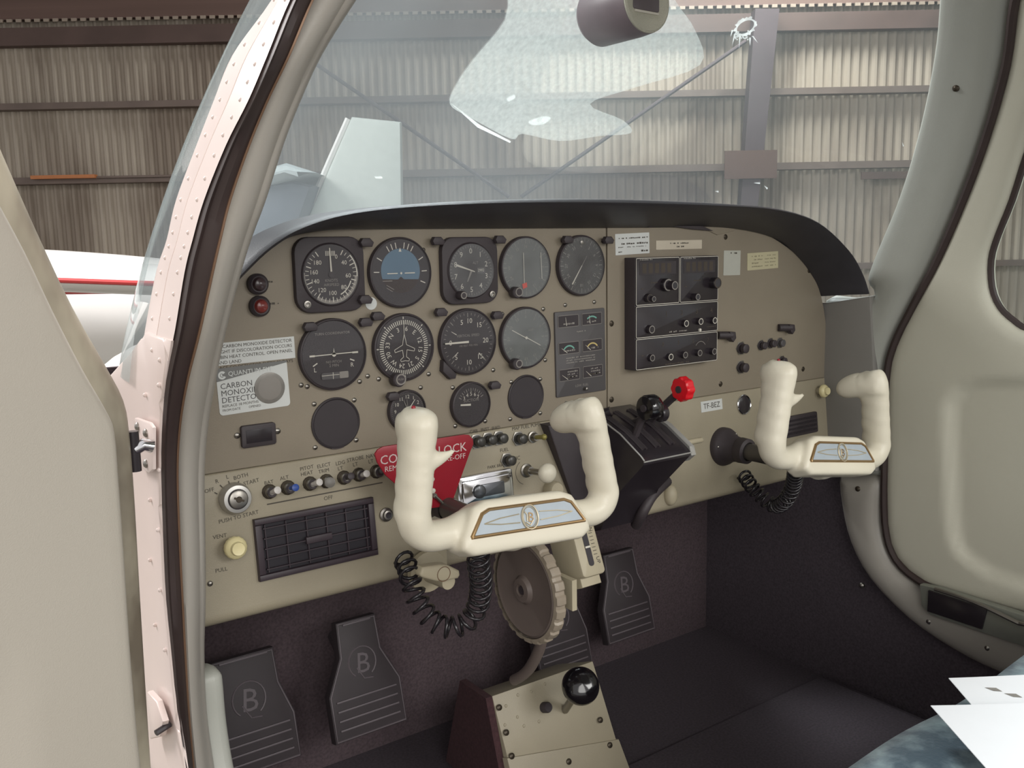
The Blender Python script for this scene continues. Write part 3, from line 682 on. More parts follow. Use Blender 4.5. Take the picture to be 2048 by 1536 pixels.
def inst(px_, py_, hpx, name, label, square=False, face=DIAL, knob=None, group='round flight instruments', w=.008, lip=.0035, screws=True):
    F = UF(px_, py_); Fc = UF(px_, py_); r = hpx/2*mpp(F(0, 0, w)); p = F(0, 0, 0)
    t = thing(name, p-Z*r, label, 'gauge', group)
    g = G(BLK)
    if square:
        s = r; c = s*.42; poly = rrect(-s, s, -s, s, c, 5)
        g.prism(F, poly, -.0, w, .002); ri = r*.80
        g.lathe(F, 0, 0, [(ri+.002, w), (ri+.001, w+.0015), (ri-.001, w-.001)], 48, cap=False)
    else:
        ri = r-lip
        g.lathe(F, 0, 0, [(r, 0), (r, w-.002), (r-.0006, w-.0007), (r-.002, w), (ri, w-.0008), (ri-.0004, w-.003)], 56, cap=False)
    g.build('bezel', t); d = G(face)
    d.disc(F, 0, 0, (w if square else w-.003)+.0002, ri, 56)
    t['_f'] = 0
    return t, F, ri, (w if square else w-.003)+.0006, d
def fin_(t, d, F, ri, wd, glass=None):
    d.build('dial', t)
    if glass: g = G(glass); g.disc(F, 0, 0, wd+.0022, ri*.995, 48); g.build('cover_glass', t, normals=False)
    if '_f' in t: del t['_f']
GLS = glassy('instrument_glass', .02, (220, 220, 220), gloss=.9, nscale=20, amp=.6)
GLSH = glassy('instrument_glass_dusty', .16, (222, 226, 226), gloss=1.0, nscale=30, amp=.5)
def knobp(t, F, u, v, r, w0, w1, mt, rib=0, name='knob', r2=None):
    g = G(mt); pr = [(r*.5, 0), (r*.5, w0), (r, w0), (r, w1-r*.18), (r*.85, w1)]
    if rib:
        rows = []
        for q, ww in pr: rows.append([F(u+(q*(1-(.07 if k % 2 else 0)))*cos(2*pi*k/(rib*2)), v+(q*(1-(.07 if k % 2 else 0)))*sin(2*pi*k/(rib*2)), ww) for k in range(rib*2)])
        g.grid(rows, close_u=True, cap=True)
    else: g.lathe(F, u, v, pr, 24)
    return g.build(name, t)

# 1 airspeed indicator
t, F, ri, wd, d = inst(656, 549, 150, 'airspeed_indicator', 'square flanged airspeed dial with needle at zero at the upper left of the panel', True)
k = ri
d.ring(F, 0, 0, wd, k*.86, k*.97, -5, -125, mt=DIM); d.ring(F, 0, 0, wd, k*.93, k*.97, 42, -5, mt=WHT); d.ring(F, 0, 0, wd, k*.93, k*.96, 175, 220, mt=DIM); d.ring(F, 0, 0, wd+.0001, k*.72, k*.76, -18, -65, mt=WHT)
ticks(d, F, 30, 325, 33, k*.80, k*.92, wd+.0002, .0007, WHT, 4, k*.74)
nums(d, F, [(20, '0'), (52, '40'), (95, '60'), (135, '80'), (178, '100'), (215, '120'), (250, '140'), (278, '160'), (310, '180')], k*.62, .0050, wd, WHT)
d.text(F, 'AIRSPEED', 0, -k*.34, wd, .0032, DIM); d.text(F, 'KNOTS', 0, -k*.20, wd, .0034, DIM)

for a in range(-3, 4): d.line(F, (a*.0018, k*.62), (a*.0018, k*.78), .0008, wd, WHT)
needle(d, F, -2, 0, k*.88, .0022, wd+.0012, WHT, .0012); d.disc(F, 0, 0, wd+.0013, k*.1, mt=BLK)
fin_(t, d, F, ri, wd, GLS)
s = ri/.8
g = G(STEEL); g.lathe(F, -s*.72, -s*.76, [(.0042, .008), (.0042, .010), (.0025, .0103), (.0025, .009), (.0002, .0088)], 14); g.build('flange_screw', t)
# 2 attitude indicator
t, F, ri, wd, d = inst(797, 545, 141, 'attitude_indicator', 'artificial horizon with blue upper half and black ring', lip=.0022)
k = ri
n_ = 24; d.poly(F, [(k*.66*cos(rad(a)), k*.66*sin(rad(a))+.002) for a in range(-35, 216, 8)], wd, SKYB)
d.poly(F, [(k*.66*cos(rad(a)), k*.66*sin(rad(a))+.002) for a in range(200, 341, 8)]+[(k*.1, -k*.2), (0, -k*.12), (-k*.1, -k*.2)], wd+.0001, BRN)
for a, q in ((-60, .8), (-30, .8), (-20, .84), (-10, .84), (10, .84), (20, .84), (30, .78), (60, .8), (-88, .8), (88, .8), (112, .8)):
    x = rad(90-a); d.line(F, (k*.72*cos(x), k*.72*sin(x)), (k*.9*cos(x), k*.9*sin(x)), .0011, wd+.0002, WHT)
d.poly(F, [(-.002, k*.62), (.002, k*.62), (0, k*.74)], wd+.0003, WHT)
d.line(F, (-k*.47, -k*.02), (-k*.12, -k*.02), .0012, wd+.0012, WHT); d.line(F, (k*.12, -k*.02), (k*.47, -k*.02), .0012, wd+.0012, WHT); d.disc(F, 0, -k*.02, wd+.0012, .0014, 10, WHT)
d.line(F, (-k*.62, -k*.24), (-k*.3, -k*.24), .0008, wd+.0003, DIM); d.line(F, (-k*.5, -k*.36), (-k*.25, -k*.5), .0006, wd+.0003, DIM); d.line(F, (-k*.5, -k*.44), (-k*.3, -k*.56), .0006, wd+.0003, DIM)
fin_(t, d, F, ri, wd, GLS)
# 3 altimeter
t, F, ri, wd, d = inst(935, 541, 133, 'altimeter', 'square flanged altimeter with a pale needle pointing left', True)
k = ri; nums(d, F, [(i*36, str(i)) for i in range(10)], k*.72, .0068, wd, WHT); ticks(d, F, 0, 352.8, 50, k*.86, k*.93, wd, .0005, DIM, 5, k*.83)
d.text(F, 'ALT', k*.2, k*.28, wd, .0035, DIM); d.box(F, k*.25, k*.62, -k*.12, k*.1, wd, wd+.0004, mt=DGREY); d.text(F, '2992', k*.43, 0, wd+.0006, .0034, WHT)
needle(d, F, -72, -k*.15, k*.72, .0012, wd+.0012, WHT, .0026); needle(d, F, 205, 0, k*.45, .003, wd+.0009, DIM)
fin_(t, d, F, ri, wd, GLSH)
s = ri/.8; g = G(STEEL); g.lathe(F, s*.74, -s*.74, [(.0042, .008), (.0042, .010), (.0025, .0103), (.0025, .009), (.0002, .0088)], 14); g.build('flange_screw', t)
g = G(BLK); g.lathe(F, -s*.45, -s*.72, [(.0055, .008), (.0055, .018), (.0045, .0195)], 16, mt=BLK); g.ring(F, -s*.45, -s*.72, .0197, .0032, .0045, seg=20, mt=DIM); g.build('setting_knob', t)
# 4 course deviation indicator
t, F, ri, wd, d = inst(1047, 535, 124, 'course_deviation_indicator', 'hazy grey dial with vertical needle and small red flag', face=DIALG, lip=.002)
k = ri; ticks(d, F, 0, 350, 36, k*.84, k*.94, wd, .0005, DIM, 3, k*.80); nums(d, F, [(i*30, s_) for i, s_ in enumerate(['N', '3', '6', 'E', '12', '15', 'S', '21', '24', 'W', '30', '33'])], k*.7, .0042, wd, DIM, False)
d.line(F, (-k*.12, k*.5), (-k*.1, -k*.55), .0009, wd+.001, WHT); d.line(F, (k*.62, k*.5), (k*.66, -k*.4), .0009, wd+.001, WHT); d.poly(F, [(-k*.2, -k*.55), (0, -k*.5), (k*.02, -k*.66), (-k*.16, -k*.72)], wd+.0012, RED)
fin_(t, d, F, ri, wd, GLSH)
knobp(t, F, -k*.55, -k*.82, .0075, .006, .016, BLK, 0); g = G(DIM); g.ring(F, -k*.5, -k*.8, .0163, .0045, .0058, seg=24); g.build('knob_ring', t)
# 5 right most top dial
t, F, ri, wd, d = inst(1158, 531, 121, 'bearing_indicator', 'dial right of the red flag dial with pale needle pointing down left', lip=.0022)
k = ri; ticks(d, F, 0, 350, 36, k*.85, k*.95, wd, .0005, DIM, 3, k*.80); nums(d, F, [(i*30, str(i*3)) for i in range(12)], k*.68, .0042, wd, DIM, False)
needle(d, F, 215, k*.0, k*.78, .001, wd+.001, WHT, .0022); needle(d, F, 35, 0, k*.4, .001, wd+.001, DIM)
g = G(STEEL); g.lathe(F, 0, k*.8, [(.003, wd), (.003, wd+.002), (.0015, wd+.0025)], 12); g.build('adjuster', t)
fin_(t, d, F, ri, wd, GLSH)
# 6 turn coordinator
t, F, ri, wd, d = inst(663, 708, 145, 'turn_coordinator', 'turn coordinator with a small white aeroplane and slip ball', lip=.0025)
k = ri; d.line(F, (-k*.74, 0), (k*.70, k*.02), .0011, wd+.0012, WHT); d.box(F, -k*.76, -k*.6, -.001, .001, wd, wd+.001, mt=WHT); d.box(F, k*.6, k*.78, -.0006, .0014, wd, wd+.001, mt=WHT)
d.disc(F, 0, 0, wd+.0014, .0026, 14, WHT); d.poly(F, [(-.001, 0), (.001, 0), (0, k*.2)], wd+.0014, WHT); d.poly(F, [(-k*.14, 0), (k*.14, 0), (0, k*.06)], wd+.0014, WHT)
d.line(F, (-k*.66, -k*.30), (-k*.52, -k*.22), .0014, wd, WHT); d.line(F, (k*.66, -k*.24), (k*.52, -k*.18), .0014, wd, WHT); d.text(F, 'L', -k*.6, -k*.42, wd, .005, WHT); d.text(F, 'R', k*.58, -k*.36, wd, .005, WHT)
d.text(F, 'NO PITCH', 0, -k*.22, wd, .003, DIM); d.text(F, '2 MIN', 0, -k*.33, wd, .0034, DIM); d.text(F, 'TURN COORDINATOR', 0, k*.62, wd, .003, DIM)
d.box(F, -k*.42, k*.45, -k*.72, -k*.52, wd, wd+.0012, 0, .002, DGREY); d.box(F, k*.14, k*.42, -k*.72, -k*.52, wd+.001, wd+.002, 0, .001, DIM); d.line(F, (-k*.06, -k*.72), (-k*.06, -k*.52), .0007, wd+.0016, WHT); d.line(F, (-k*.42, -k*.6), (k*.14, -k*.6), .0006, wd+.0016, WHT)
fin_(t, d, F, ri, wd, GLS)
# 7 directional gyro
t, F, ri, wd, d = inst(804, 694, 137, 'heading_indicator', 'compass card dial with white aeroplane outline and lettered ring', lip=.0028)
k = ri; ticks(d, F, 0, 355, 72, k*.72, k*.86, wd, .0011, WHT); nums(d, F, [(40+i*30, s_) for i, s_ in enumerate(['E', '12', '15', 'S', '21', '24', 'W', '30', '33', 'N', '3', '6'])], k*.58, .0058, wd, WHT, False)
for a in (0, 45, 90, 135, 180, 225, 270, 315):
    x = rad(90-a); d.line(F, (k*.89*cos(x), k*.89*sin(x)), (k*.96*cos(x), k*.96*sin(x)), .0012, wd, WHT)
pl = [(0, .42), (.05, .2), (.07, .08), (.36, -.06), (.34, -.14), (.08, -.08), (.05, -.3), (.16, -.38), (.14, -.44), (0, -.42)]
P_ = [(a*k, b*k) for a, b in pl]+[(-a*k, b*k) for a, b in pl[::-1][1:-1]]; d.pline(F, P_, .0007, wd+.001, WHT, True); d.line(F, (0, k*.4), (0, k*.84), .0007, wd+.001, WHT)
fin_(t, d, F, ri, wd, GLS); knobp(t, F, -k*.34, -k*.98, .0085, .004, .016, BLK); g = G(DIM); g.ring(F, -k*.30, -k*.96, .0163, .0052, .0068, seg=24); g.text(F, 'PUSH', -k*.3, -k*.96, .0163, .0024); g.build('knob_cap', t)
# 8 vertical speed
t, F, ri, wd, d = inst(932, 683, 134, 'vertical_speed_indicator', 'vertical speed dial with a thick white needle pointing left', lip=.0024)
k = ri; ticks(d, F, -90, 90, 21, k*.84, k*.92, wd, .0006, DIM, 5, k*.78); ticks(d, F, 90, 270, 21, k*.84, k*.92, wd, .0006, DIM, 5, k*.78)
nums(d, F, [(-20, '5'), (5, '10'), (40, '15'), (90, '20'), (140, '15'), (180, '10'), (225, '5'), (-90, '0')], k*.66, .0064, wd, WHT); d.text(F, 'VERTICAL SPEED', 0, k*.2, wd, .0033, DIM); d.text(F, '100 FEET PER MIN', 0, -k*.12, wd, .0026, DIM)
needle(d, F, -90, 0, k*.88, .0028, wd+.0012, WHT, .0018); needle(d, F, -128, k*.5, k*.78, .001, wd, WHT); needle(d, F, -60, k*.5, k*.72, .001, wd, WHT); needle(d, F, 135, k*.55, k*.85, .0016, wd, WHT, .0016)
fin_(t, d, F, ri, wd, GLS)
g = G(BLK); g.prism(F, [(-k*.98, -k*.5), (-k*.5, -k*.98), (-k*.55, -k*1.12), (-k*.75, -k*1.12), (-k*1.02, -k*.85)], 0, .009, .002); g.build('corner_light', t)
# 9 ADF
t, F, ri, wd, d = inst(1047, 675, 124, 'radio_compass', 'grey hazy dial with a long diagonal pointer above the blank port', face=DIALG, lip=.0025)
k = ri; ticks(d, F, 0, 350, 36, k*.86, k*.94, wd, .0005, DIM, 3, k*.82); nums(d, F, [(i*30, s_) for i, s_ in enumerate(['0', '3', '6', '9', '12', '15', '18', '21', '24', '27', '30', '33'])], k*.72, .0042, wd, DIM, False)
d.pline(F, [(-k*.6, k*.3), (-k*.1, k*.04), (k*.1, -k*.04), (k*.6, -k*.3)], .0011, wd+.001, WHT); d.disc(F, 0, 0, wd+.0012, .002, 12, WHT); d.text(F, 'ADF', k*.2, k*.25, wd, .003, DIM)
fin_(t, d, F, ri, wd, GLSH); knobp(t, F, -k*.55, -k*.85, .0075, .006, .016, BLK); g = G(DIM); g.ring(F, -k*.5, -k*.83, .0163, .004, .0054, seg=24); g.build('knob_ring', t)
# 10 clock
t, F, ri, wd, d = inst(811, 820, 84, 'panel_clock', 'small clock with white hands half hidden by the left yoke horn', lip=.002)
k = ri; nums(d, F, [(i*30, str(i if i else 12)) for i in range(12)], k*.72, .0046, wd, WHT); ticks(d, F, 0, 354, 60, k*.88, k*.94, wd, .0004, DIM)
needle(d, F, 38, -k*.1, k*.7, .0018, wd+.001, WHT); needle(d, F, -22, 0, k*.62, .0014, wd+.001, DIM); needle(d, F, -5, 0, k*.6, .001, wd+.0012, DIM); g = G(REDK); g.lathe(F, k*.08, -k*.32, [(.0016, wd), (.0014, wd+.004), (.0005, wd+.005)], 10); g.build('red_button', t)
fin_(t, d, F, ri, wd, GLS)
# 11 suction gauge
t, F, ri, wd, d = inst(938, 808, 92, 'suction_gauge', 'small dial with short white needle pointing left', lip=.002)
k = ri; ticks(d, F, -60, 60, 13, k*.66, k*.78, wd, .0006, DIM, 2, k*.62); nums(d, F, [(-50, '3'), (-25, '4'), (0, '5'), (25, '6'), (50, '7')], k*.5, .005, wd, WHT); d.text(F, 'SUCTION', 0, k*.2, wd, .0038, DIM); needle(d, F, -86, k*.05, k*.62, .0026, wd+.001, WHT, .002)
fin_(t, d, F, ri, wd, GLS)
# 12-13 blanked ports
for x, y, h, lb in ((671, 846, 104, 'large plain black blanking disc low on the left of the panel'), (1051, 793, 88, 'smaller plain black blanking disc left of the engine gauge cluster')):
    F = UF(x, y); r = h/2*mpp(F.o); t = thing('blanking_disc', F.o-Z*r, lb, 'cover plate', 'blank instrument holes')
    g = G(DIAL); g.lathe(F, 0, 0, [(r, 0), (r, .002), (r-.0015, .003), (r-.003, .0016)], 48); g.build('cover', t)
    g = G(BLK); g.ring(F, 0, 0, .0034, r*.96, r, 255, 285); g.build('rim_lip', t)
# annular screws around instruments -> parts of the panel
def screw(x, y, r=.0028, mt=STEEL, F=UF, w=.0004, name='panel_screw'):
    f = F(x, y); g = G(mt); g.lathe(f, 0, 0, [(r, 0), (r, w+.0008), (r*.6, w+.0018), (.0001, w+.002)], 12, cap=False); g.box(f, -r*.75, r*.75, -r*.12, r*.12, w+.0018, w+.0022, mt=SCREWM); return g.build(name, panel)
for x, y in ((614, 773), (719, 763), (628, 808), (708, 800), (630, 895), (712, 880), (757, 758), (857, 748), (735, 752), (905, 775), (986, 740), (970, 842), (910, 852), (1022, 764), (1080, 758), (1090, 720), (1020, 838), (1080, 826), (1004, 628), (1086, 618), (1130, 610), (1188, 604), (1086, 500), (846, 500), (602, 770), (1186, 797), (1132, 806), (841, 775)): screw(x, y)
for x, y in ((1450, 474), (1617, 541), (1605, 738), (1222, 647), (1222, 799), (1440, 768)): screw(x, y, .0045, SCREWM, name='panel_bolt')
for x, y in ((474, 871), (555, 862)): screw(x, y, .0034)
for x, y in ((420, 1167), (1550, 812)): screw(x, y, .003, F=LF)
# eyebrow post lights
lt = [(724, 487, 'right of the airspeed dial top'), (722, 600, 'right of the airspeed dial bottom'), (613, 654, 'upper left of the turn coordinator'), (747, 633, 'upper left of the compass card dial'), (723, 645, 'upper right of the turn coordinator'), (866, 484, 'upper left of the altimeter'), (990, 481, 'upper right of the altimeter'), (873, 625, 'upper left of the vertical speed dial'), (985, 631, 'upper right of the vertical speed dial'), (1125, 481, 'upper left of the rightmost top dial'), (1206, 482, 'upper right of the rightmost top dial'), (778, 792, 'upper left of the clock'), (980, 770, 'upper right of the small dial with short needle')]
for x, y, s_ in lt:
    F = UF(x, y); t = thing('post_light', F(0, -.006), 'black eyebrow lamp '+s_, 'lamp', 'eyebrow post lights')
    g = G(BLK); g.lathe(F, 0, 0, [(.0035, 0), (.0035, .012), (.003, .014)], 12); g.build('stem', t)
    d_ = -1 if x in (866, 613, 747, 873, 1125, 778) else 1
    g = G(BLK); g.prism(F, [(-.0065, -.004), (.0065, -.004), (.009*1, .001), (.004, .006), (-.006, .006), (-.009, .001)], .008, .015, .002); g.build('hood', t)
F = UF(742, 607); g = G(PAPER); g.lathe(F, 0, 0, [(.0075, 0), (.0075, .0006)], 24); tag(g.build('round_sticker'), 'small round pale sticker below the artificial horizon', 'sticker')
# warning lamps upper left
for x, y, c, lb in ((513, 568, (62, 48, 50), 'upper dark indicator lamp near the left end of the panel'), (517, 612, (120, 48, 44), 'red indicator lamp below the dark one near the left end')):
    F = UF(x, y); t = thing('indicator_lamp', F(0, -.01), lb, 'lamp', 'indicator lamps at the left end')
    g = G(BLK); g.lathe(F, 0, 0, [(.0115, 0), (.0115, .006), (.009, .009), (.0075, .0085)], 24); g.build('lamp_ring', t)
    g = G(mat('lens%d' % y, c, .2)); g.lathe(F, 0, 0, [(.0078, .0085), (.006, .012), (.002, .0138)], 20); g.build('lens', t)
    lab.dashes(UF(x+30, y-5, 0), -.006, .006, 0, .0004, .0024, None, int(y))
# small dark display lower left
F = UF(514, 869); t = thing('digital_display', F(0, -.018), 'small dark rectangular display below the detector card', 'display')
q = uv([(479, 852), (548, 843), (549, 887), (482, 896)]); u0, u1, v0, v1 = q[0][0], q[1][0], (q[3][1]+q[2][1])/2, (q[0][1]+q[1][1])/2
g = G(BLK); g.box(PF, u0, u1, v0, v1, 0, .005, .001, .003); g.build('frame', t); g = G(BLKG); g.box(PF, u0+.005, u1-.005, v0+.005, v1-.005, .004, .0056, .0003); g.build('screen', t)

# ---- detector card and notice
q = uv([(412, 690), (588, 672), (590, 716), (412, 731)])
def qframe(P, w=0):
    """frame and size of a near-rectangular label traced as tl, tr, br, bl"""
    q = [Vector((a, 0, b)) for a, b in uv(P)]; c = sum(q, Vector())/4; u = ((q[1]-q[0])+(q[2]-q[3])).normalized(); n_ = -Y; v = n_.cross(u); W = ((q[1]-q[0]).length+(q[2]-q[3]).length)/2; Hh = ((q[0]-q[3]).length+(q[1]-q[2]).length)/2
    return Fr(c-Y*w, u, v, n_), W, Hh
F, W, Hh = qframe([(372, 693), (588, 672), (590, 716), (372, 738)])
g = G(PAPER); g.box(F, -W/2, W/2, -Hh/2, Hh/2, 0, .0005)
for i, s_ in enumerate(['SEE CARBON MONOXIDE DETECTOR', 'IN FLIGHT IF DISCOLORATION OCCURS', 'CLOSE CABIN HEAT CONTROL. OPEN PANEL', 'VENTS, AND LAND', 'REPLACE CO DETECTOR EVERY 30 DAYS']): g.text(F, s_, W/2-.003 if i not in (3,) else W/2-.062, Hh/2-.0042-i*.0058, .0007, .0037, INK, 0, 'RIGHT', 1.0)
tag(g.build('notice_placard', ang=20), 'white notice about the carbon monoxide detector, above the detector card', 'label')
F, W, Hh = qframe([(434, 737), (573, 721), (580, 810), (436, 833)])
t = thing('detector_card', F(0, -Hh/2), 'silver carbon monoxide detector card with a round grey spot', 'card')
g = G(PAPER); g.box(F, -W/2, W/2, -Hh/2, Hh/2, 0, .0008, 0, .004); g.text(F, 'CARBON', -W*.46, Hh*.11, .0010, .0062, DGREY, 0, 'LEFT', 1.0); g.text(F, 'MONOXIDE', -W*.46, -Hh*.04, .0010, .0062, DGREY, 0, 'LEFT'); g.text(F, 'DETECTOR', -W*.46, -Hh*.19, .0010, .0062, DGREY, 0, 'LEFT')
g.text(F, 'REPLACE 18 MONTHS', -W*.46, -Hh*.31, .0010, .003, INK, 0, 'LEFT'); g.text(F, 'FROM DATE         OPENED', -W*.46, -Hh*.4, .0010, .0026, INK, 0, 'LEFT'); g.build('card', t, ang=20)
g = G(mat('card_band', (112, 112, 110), .5)); g.prism(F, [(-W/2, Hh*.22), (-W*.15, Hh*.30), (W/2, Hh*.46), (W/2, Hh/2), (-W/2, Hh/2)], .0006, .0011); g.text(F, 'QUANTUM EYE', -W*.34, Hh*.36, .0013, .0052, PAPER, 0, 'LEFT')
g.ring(F, -W*.42, Hh*.35, .0013, .0018, .0045, 40, 330, mt=PAPER); g.ring(F, -W*.42, Hh*.35, .0013, .0, .0022, 90, 300, mt=PAPER); g.build('header_band', t, ang=20)
g = G(mat('spot_grey', (126, 122, 116), .35, .2, var=.2, scale=60)); g.lathe(F, W*.22, -Hh*.05, [(Hh*.34, .0008), (Hh*.34, .0016), (Hh*.30, .002)], 32); g.lathe(F, W*.22, -Hh*.05, [(Hh*.26, .002), (Hh*.1, .003)], 28, mt=DIM); g.build('detector_spot', t)

# ---- engine gauge cluster
F, W, Hh = qframe([(1107, 624), (1207, 616), (1209, 779), (1111, 796)])
t = thing('engine_gauge_cluster', F(0, -Hh/2), 'tall grey plate of six small engine gauges left of the radios', 'gauge cluster')
g = G(DGREY); g.box(F, -W/2, W/2, -Hh/2, Hh/2, 0, .003, .0008, .002)
for k_ in range(3): g.dashes(F, -W*.3, W*.28, -Hh*(.05+.028*k_), .0032, .0018, DIM, k_)
g.dashes(F, -W*.08, W*.1, Hh*.25, .0032, .0022, DIM, 8); g.text(F, 'LOW  FUEL', 0, -Hh*.395, .0032, .0034, DIM); g.build('plate', t)
for i in range(3):
    for j in range(2):
        cu, cv = (-.245+.47*j)*W, (.385-.315*i)*Hh; hw, hh = W*.2, Hh*.068; g = G(DIAL); g.box(F, cu-hw, cu+hw, cv-hh, cv+hh, .003, .0034, 0, .0015); g.pline(F, rrect(cu-hw, cu+hw, cv-hh, cv+hh, .0015), .0006, .0037, DIM, True)
        if i == 1: g.ring(F, cu, cv-hh*1.0, .0038, hh*1.25, hh*1.5, 35, 145, mt=GREEN if j == 0 else YELL)
        if i == 0 and j == 1: g.ring(F, cu, cv-hh*1.2, .0038, hh*1.5, hh*1.75, 50, 130, mt=GREEN)
        g.dashes(F, cu-hw*.5, cu+hw*.6, cv-hh*.45, .0037, .0028, SEAM if i == 2 else DIM, i*2+j)
        if i == 2:
            for q_ in range(3): g.dashes(F, cu-hw*.2, cu+hw*.8, cv+hh*(.5-.45*q_), .0037, .0022, DIM, q_+j)
        a = -50 if j else -55
        if i == 0: a = -8
        fr = F.shift(cu-hw*.2, cv-hh*.8); needle(g, fr, a, 0, hh*1.5, .0009, .0042, WHT); g.build('small_gauge', t)
g = G(STEEL); g.lathe(F, W*.05, -Hh*.44, [(.0025, .003), (.002, .009), (.0008, .0095)], 12); g.build('test_button', t)

# ---- radio stack
RW = .0225
q = [at(x, y, 1, -RW) for x, y in ((1270, 516), (1436, 510), (1433, 717), (1270, 746))]
u0, u1, v0, v1 = .3655, .5385, (q[2].z+q[3].z)/2, (q[0].z+q[1].z)/2
t = thing('radio_stack', (.452, 0, v0), 'black stack of radios with white outlined faces standing out of the panel', 'radio')
g = G(BLK); g.box(PF, u0, u1, v0, v1, 0, RW, .0006, .001); g.build('housing', t)
hh = v1-v0; S1 = v1-hh*.425; S2 = v1-hh*.715; mid = u0+(u1-u0)*.515
def rface(name, a, b, c, d, body):
    g = G(BLKG); g.box(PF, a+.0006, b-.0006, c+.0006, d-.0006, RW-.001, RW+.0016, .0004, .001); g.pline(PF, rrect(a+.0012, b-.0012, c+.0012, d-.0012, .002), .0008, RW+.0018, WHT, True); body(g); return g.build(name, t, ang=30)
w_ = RW+.0018
def comm(a, b, ttl):
    def f(g):
        g.box(PF, a+.008, b-.008, S1+hh*.27, S1+hh*.385, w_-.0002, w_+.0001, mt=DIAL)
        g.dashes(PF, a+.008, a+.036, S1+hh*.405, w_, .0022, DIM, 2)
        for k_ in range(5): g.quad(PF, a+.013+k_*.0125, a+.021+k_*.0125, S1+hh*.285, S1+hh*.37, w_+.0002, SEAM)
        g.dashes(PF, a+.006, a+.018, S1+hh*.15, w_, .002, SEAM, 4); g.dashes(PF, a+.03, a+.05, S1+hh*.2, w_, .002, SEAM, 5)
    return f
rface('comm_radio', u0, mid, S1, v1, comm(u0, mid, '')); rface('navigation_radio', mid, u1, S1, v1, comm(mid, u1, ''))
def f3(g):
    for k_, s_ in enumerate(['1', '2', '3', '4']): g.text(PF, s_, u0+.062+k_*.032, S2+hh*.20, w_, .0075, SEAM)
    g.dashes(PF, u0+.068, u0+.105, S2+hh*.035, w_, .0026, DIM, 1); g.dashes(PF, u0+.148, u0+.168, S2+hh*.05, w_, .002, SEAM, 2)
rface('transponder', u0, u1, S2, S1, f3)
def f4(g):
    for k_, s_ in enumerate(['0', '3', '5', '7']): g.text(PF, s_, u0+.055+k_*.032, v0+hh*.21, w_, .0065, SEAM)
    g.ring(PF, u0+.135, v0+hh*.13, w_, .0115, .0122, 30, 150, mt=DIM); g.dashes(PF, u0+.06, u0+.11, v0+hh*.025, w_, .0026, SEAM, 6); g.dashes(PF, u0+.006, u0+.016, v0+hh*.13, w_, .002, SEAM, 3)
rface('direction_finder', u0, u1, v0, S2, f4)
def rk(x, y, r, ln, ring_=DIM, mt=BLKG, nm='knob'):
    p = at(x, y, 1, -RW-ln); f = Fr((p.x, 0, p.z), X, Z, -Y); g = G(mt); g.lathe(f, 0, 0, [(r, RW), (r, RW+ln-.001), (r*.9, RW+ln)], 22); g.ring(f, 0, 0, RW+ln+.0002, r*.72, r*.92, seg=22, mt=ring_); return g.build(nm, t)
rk(1337, 570, .0095, .009); rk(1350, 571, .0068, .018); rk(1436, 566, .0085, .012, SEAM)
rk(1300, 596, .0062, .008, SEAM); rk(1308, 598, .0042, .013); rk(1396, 594, .0052, .012)
rk(1304, 659, .0062, .009); g = None
for x, y in ((1373, 647), (1402, 643), (1430, 641)): rk(x, y, .0053, .007, WHT)
for x, y in ((1305, 716), (1342, 714), (1371, 710), (1400, 706), (1429, 703)): rk(x, y, .0053, .007, WHT if x == 1342 else DIM)
p = at(1400, 660, 1, -RW-.003); f = Fr((p.x, 0, p.z), X, Z, -Y); g = G(WHT); g.lathe(f, 0, 0, [(.0025, RW), (.0025, RW+.004), (.001, RW+.005)], 12); g.build('ident_button', t)

# ---- stickers and cards on the right half
def card(name, P, mt, label, lines, cat='label', ink=INK, sz=.003):
    F, W, Hh = qframe(P, .0013); g = G(mt); g.box(F, -W/2, W/2, -Hh/2, Hh/2, 0, .0005, 0, .0008)
    for s_, a, b, z_ in lines: g.text(F, s_, a*W, b*Hh, .0007, z_, ink)
    return tag(g.build(name, ang=20), label, cat)
def prints(o, P, rows_, mt=INK):
    F, W, Hh = qframe(P, .0019); g = G(mt)
    for i, (a_, b_, v_, h_) in enumerate(rows_): g.dashes(F, a_*W, b_*W, v_*Hh, .0001, h_, None, i+3)
    g.build('fine_print', o, ang=20, normals=False)
P_ = [(1228, 468), (1297, 465), (1297, 506), (1230, 511)]
o = card('data_label', P_, PAPER, 'white printed label right of the top row of dials', []); prints(o, P_, [(-.4, .45, .28, .002), (-.42, .45, .02, .0028), (-.42, .4, -.14, .0014), (-.42, -.32, -.36, .0022), (.08, .46, -.36, .0042)])
P_ = [(1310, 481), (1402, 480), (1402, 497), (1311, 500)]
o = card('printed_strip', P_, mat('beige_strip', (196, 186, 168), .5), 'narrow beige label strip above the radios', []); prints(o, P_, [(-.2, .2, .18, .0022), (-.12, .1, -.2, .0026)], INK)
P_ = [(1447, 500), (1480, 502), (1478, 549), (1444, 552)]
o = card('sticker', P_, mat('grey_sticker', (182, 182, 172), .5), 'grey white sticker right of the radios', []); prints(o, P_, [(-.1, .35, .40, .003)])
P_ = [(1494, 507), (1555, 502), (1554, 536), (1492, 541)]
o = card('limits_card', P_, PAPERB, 'cream card of small printed lines at the upper right', []); prints(o, P_, [(-.36, -.02, .3-.2*k_, .0024) for k_ in range(4)]+[(.06, .42, .3-.2*k_, .002) for k_ in range(4)], mat('faint_ink', (140, 132, 108), .7))
F, W, Hh = qframe([(1397, 804), (1447, 797), (1449, 817), (1400, 825)], .0)
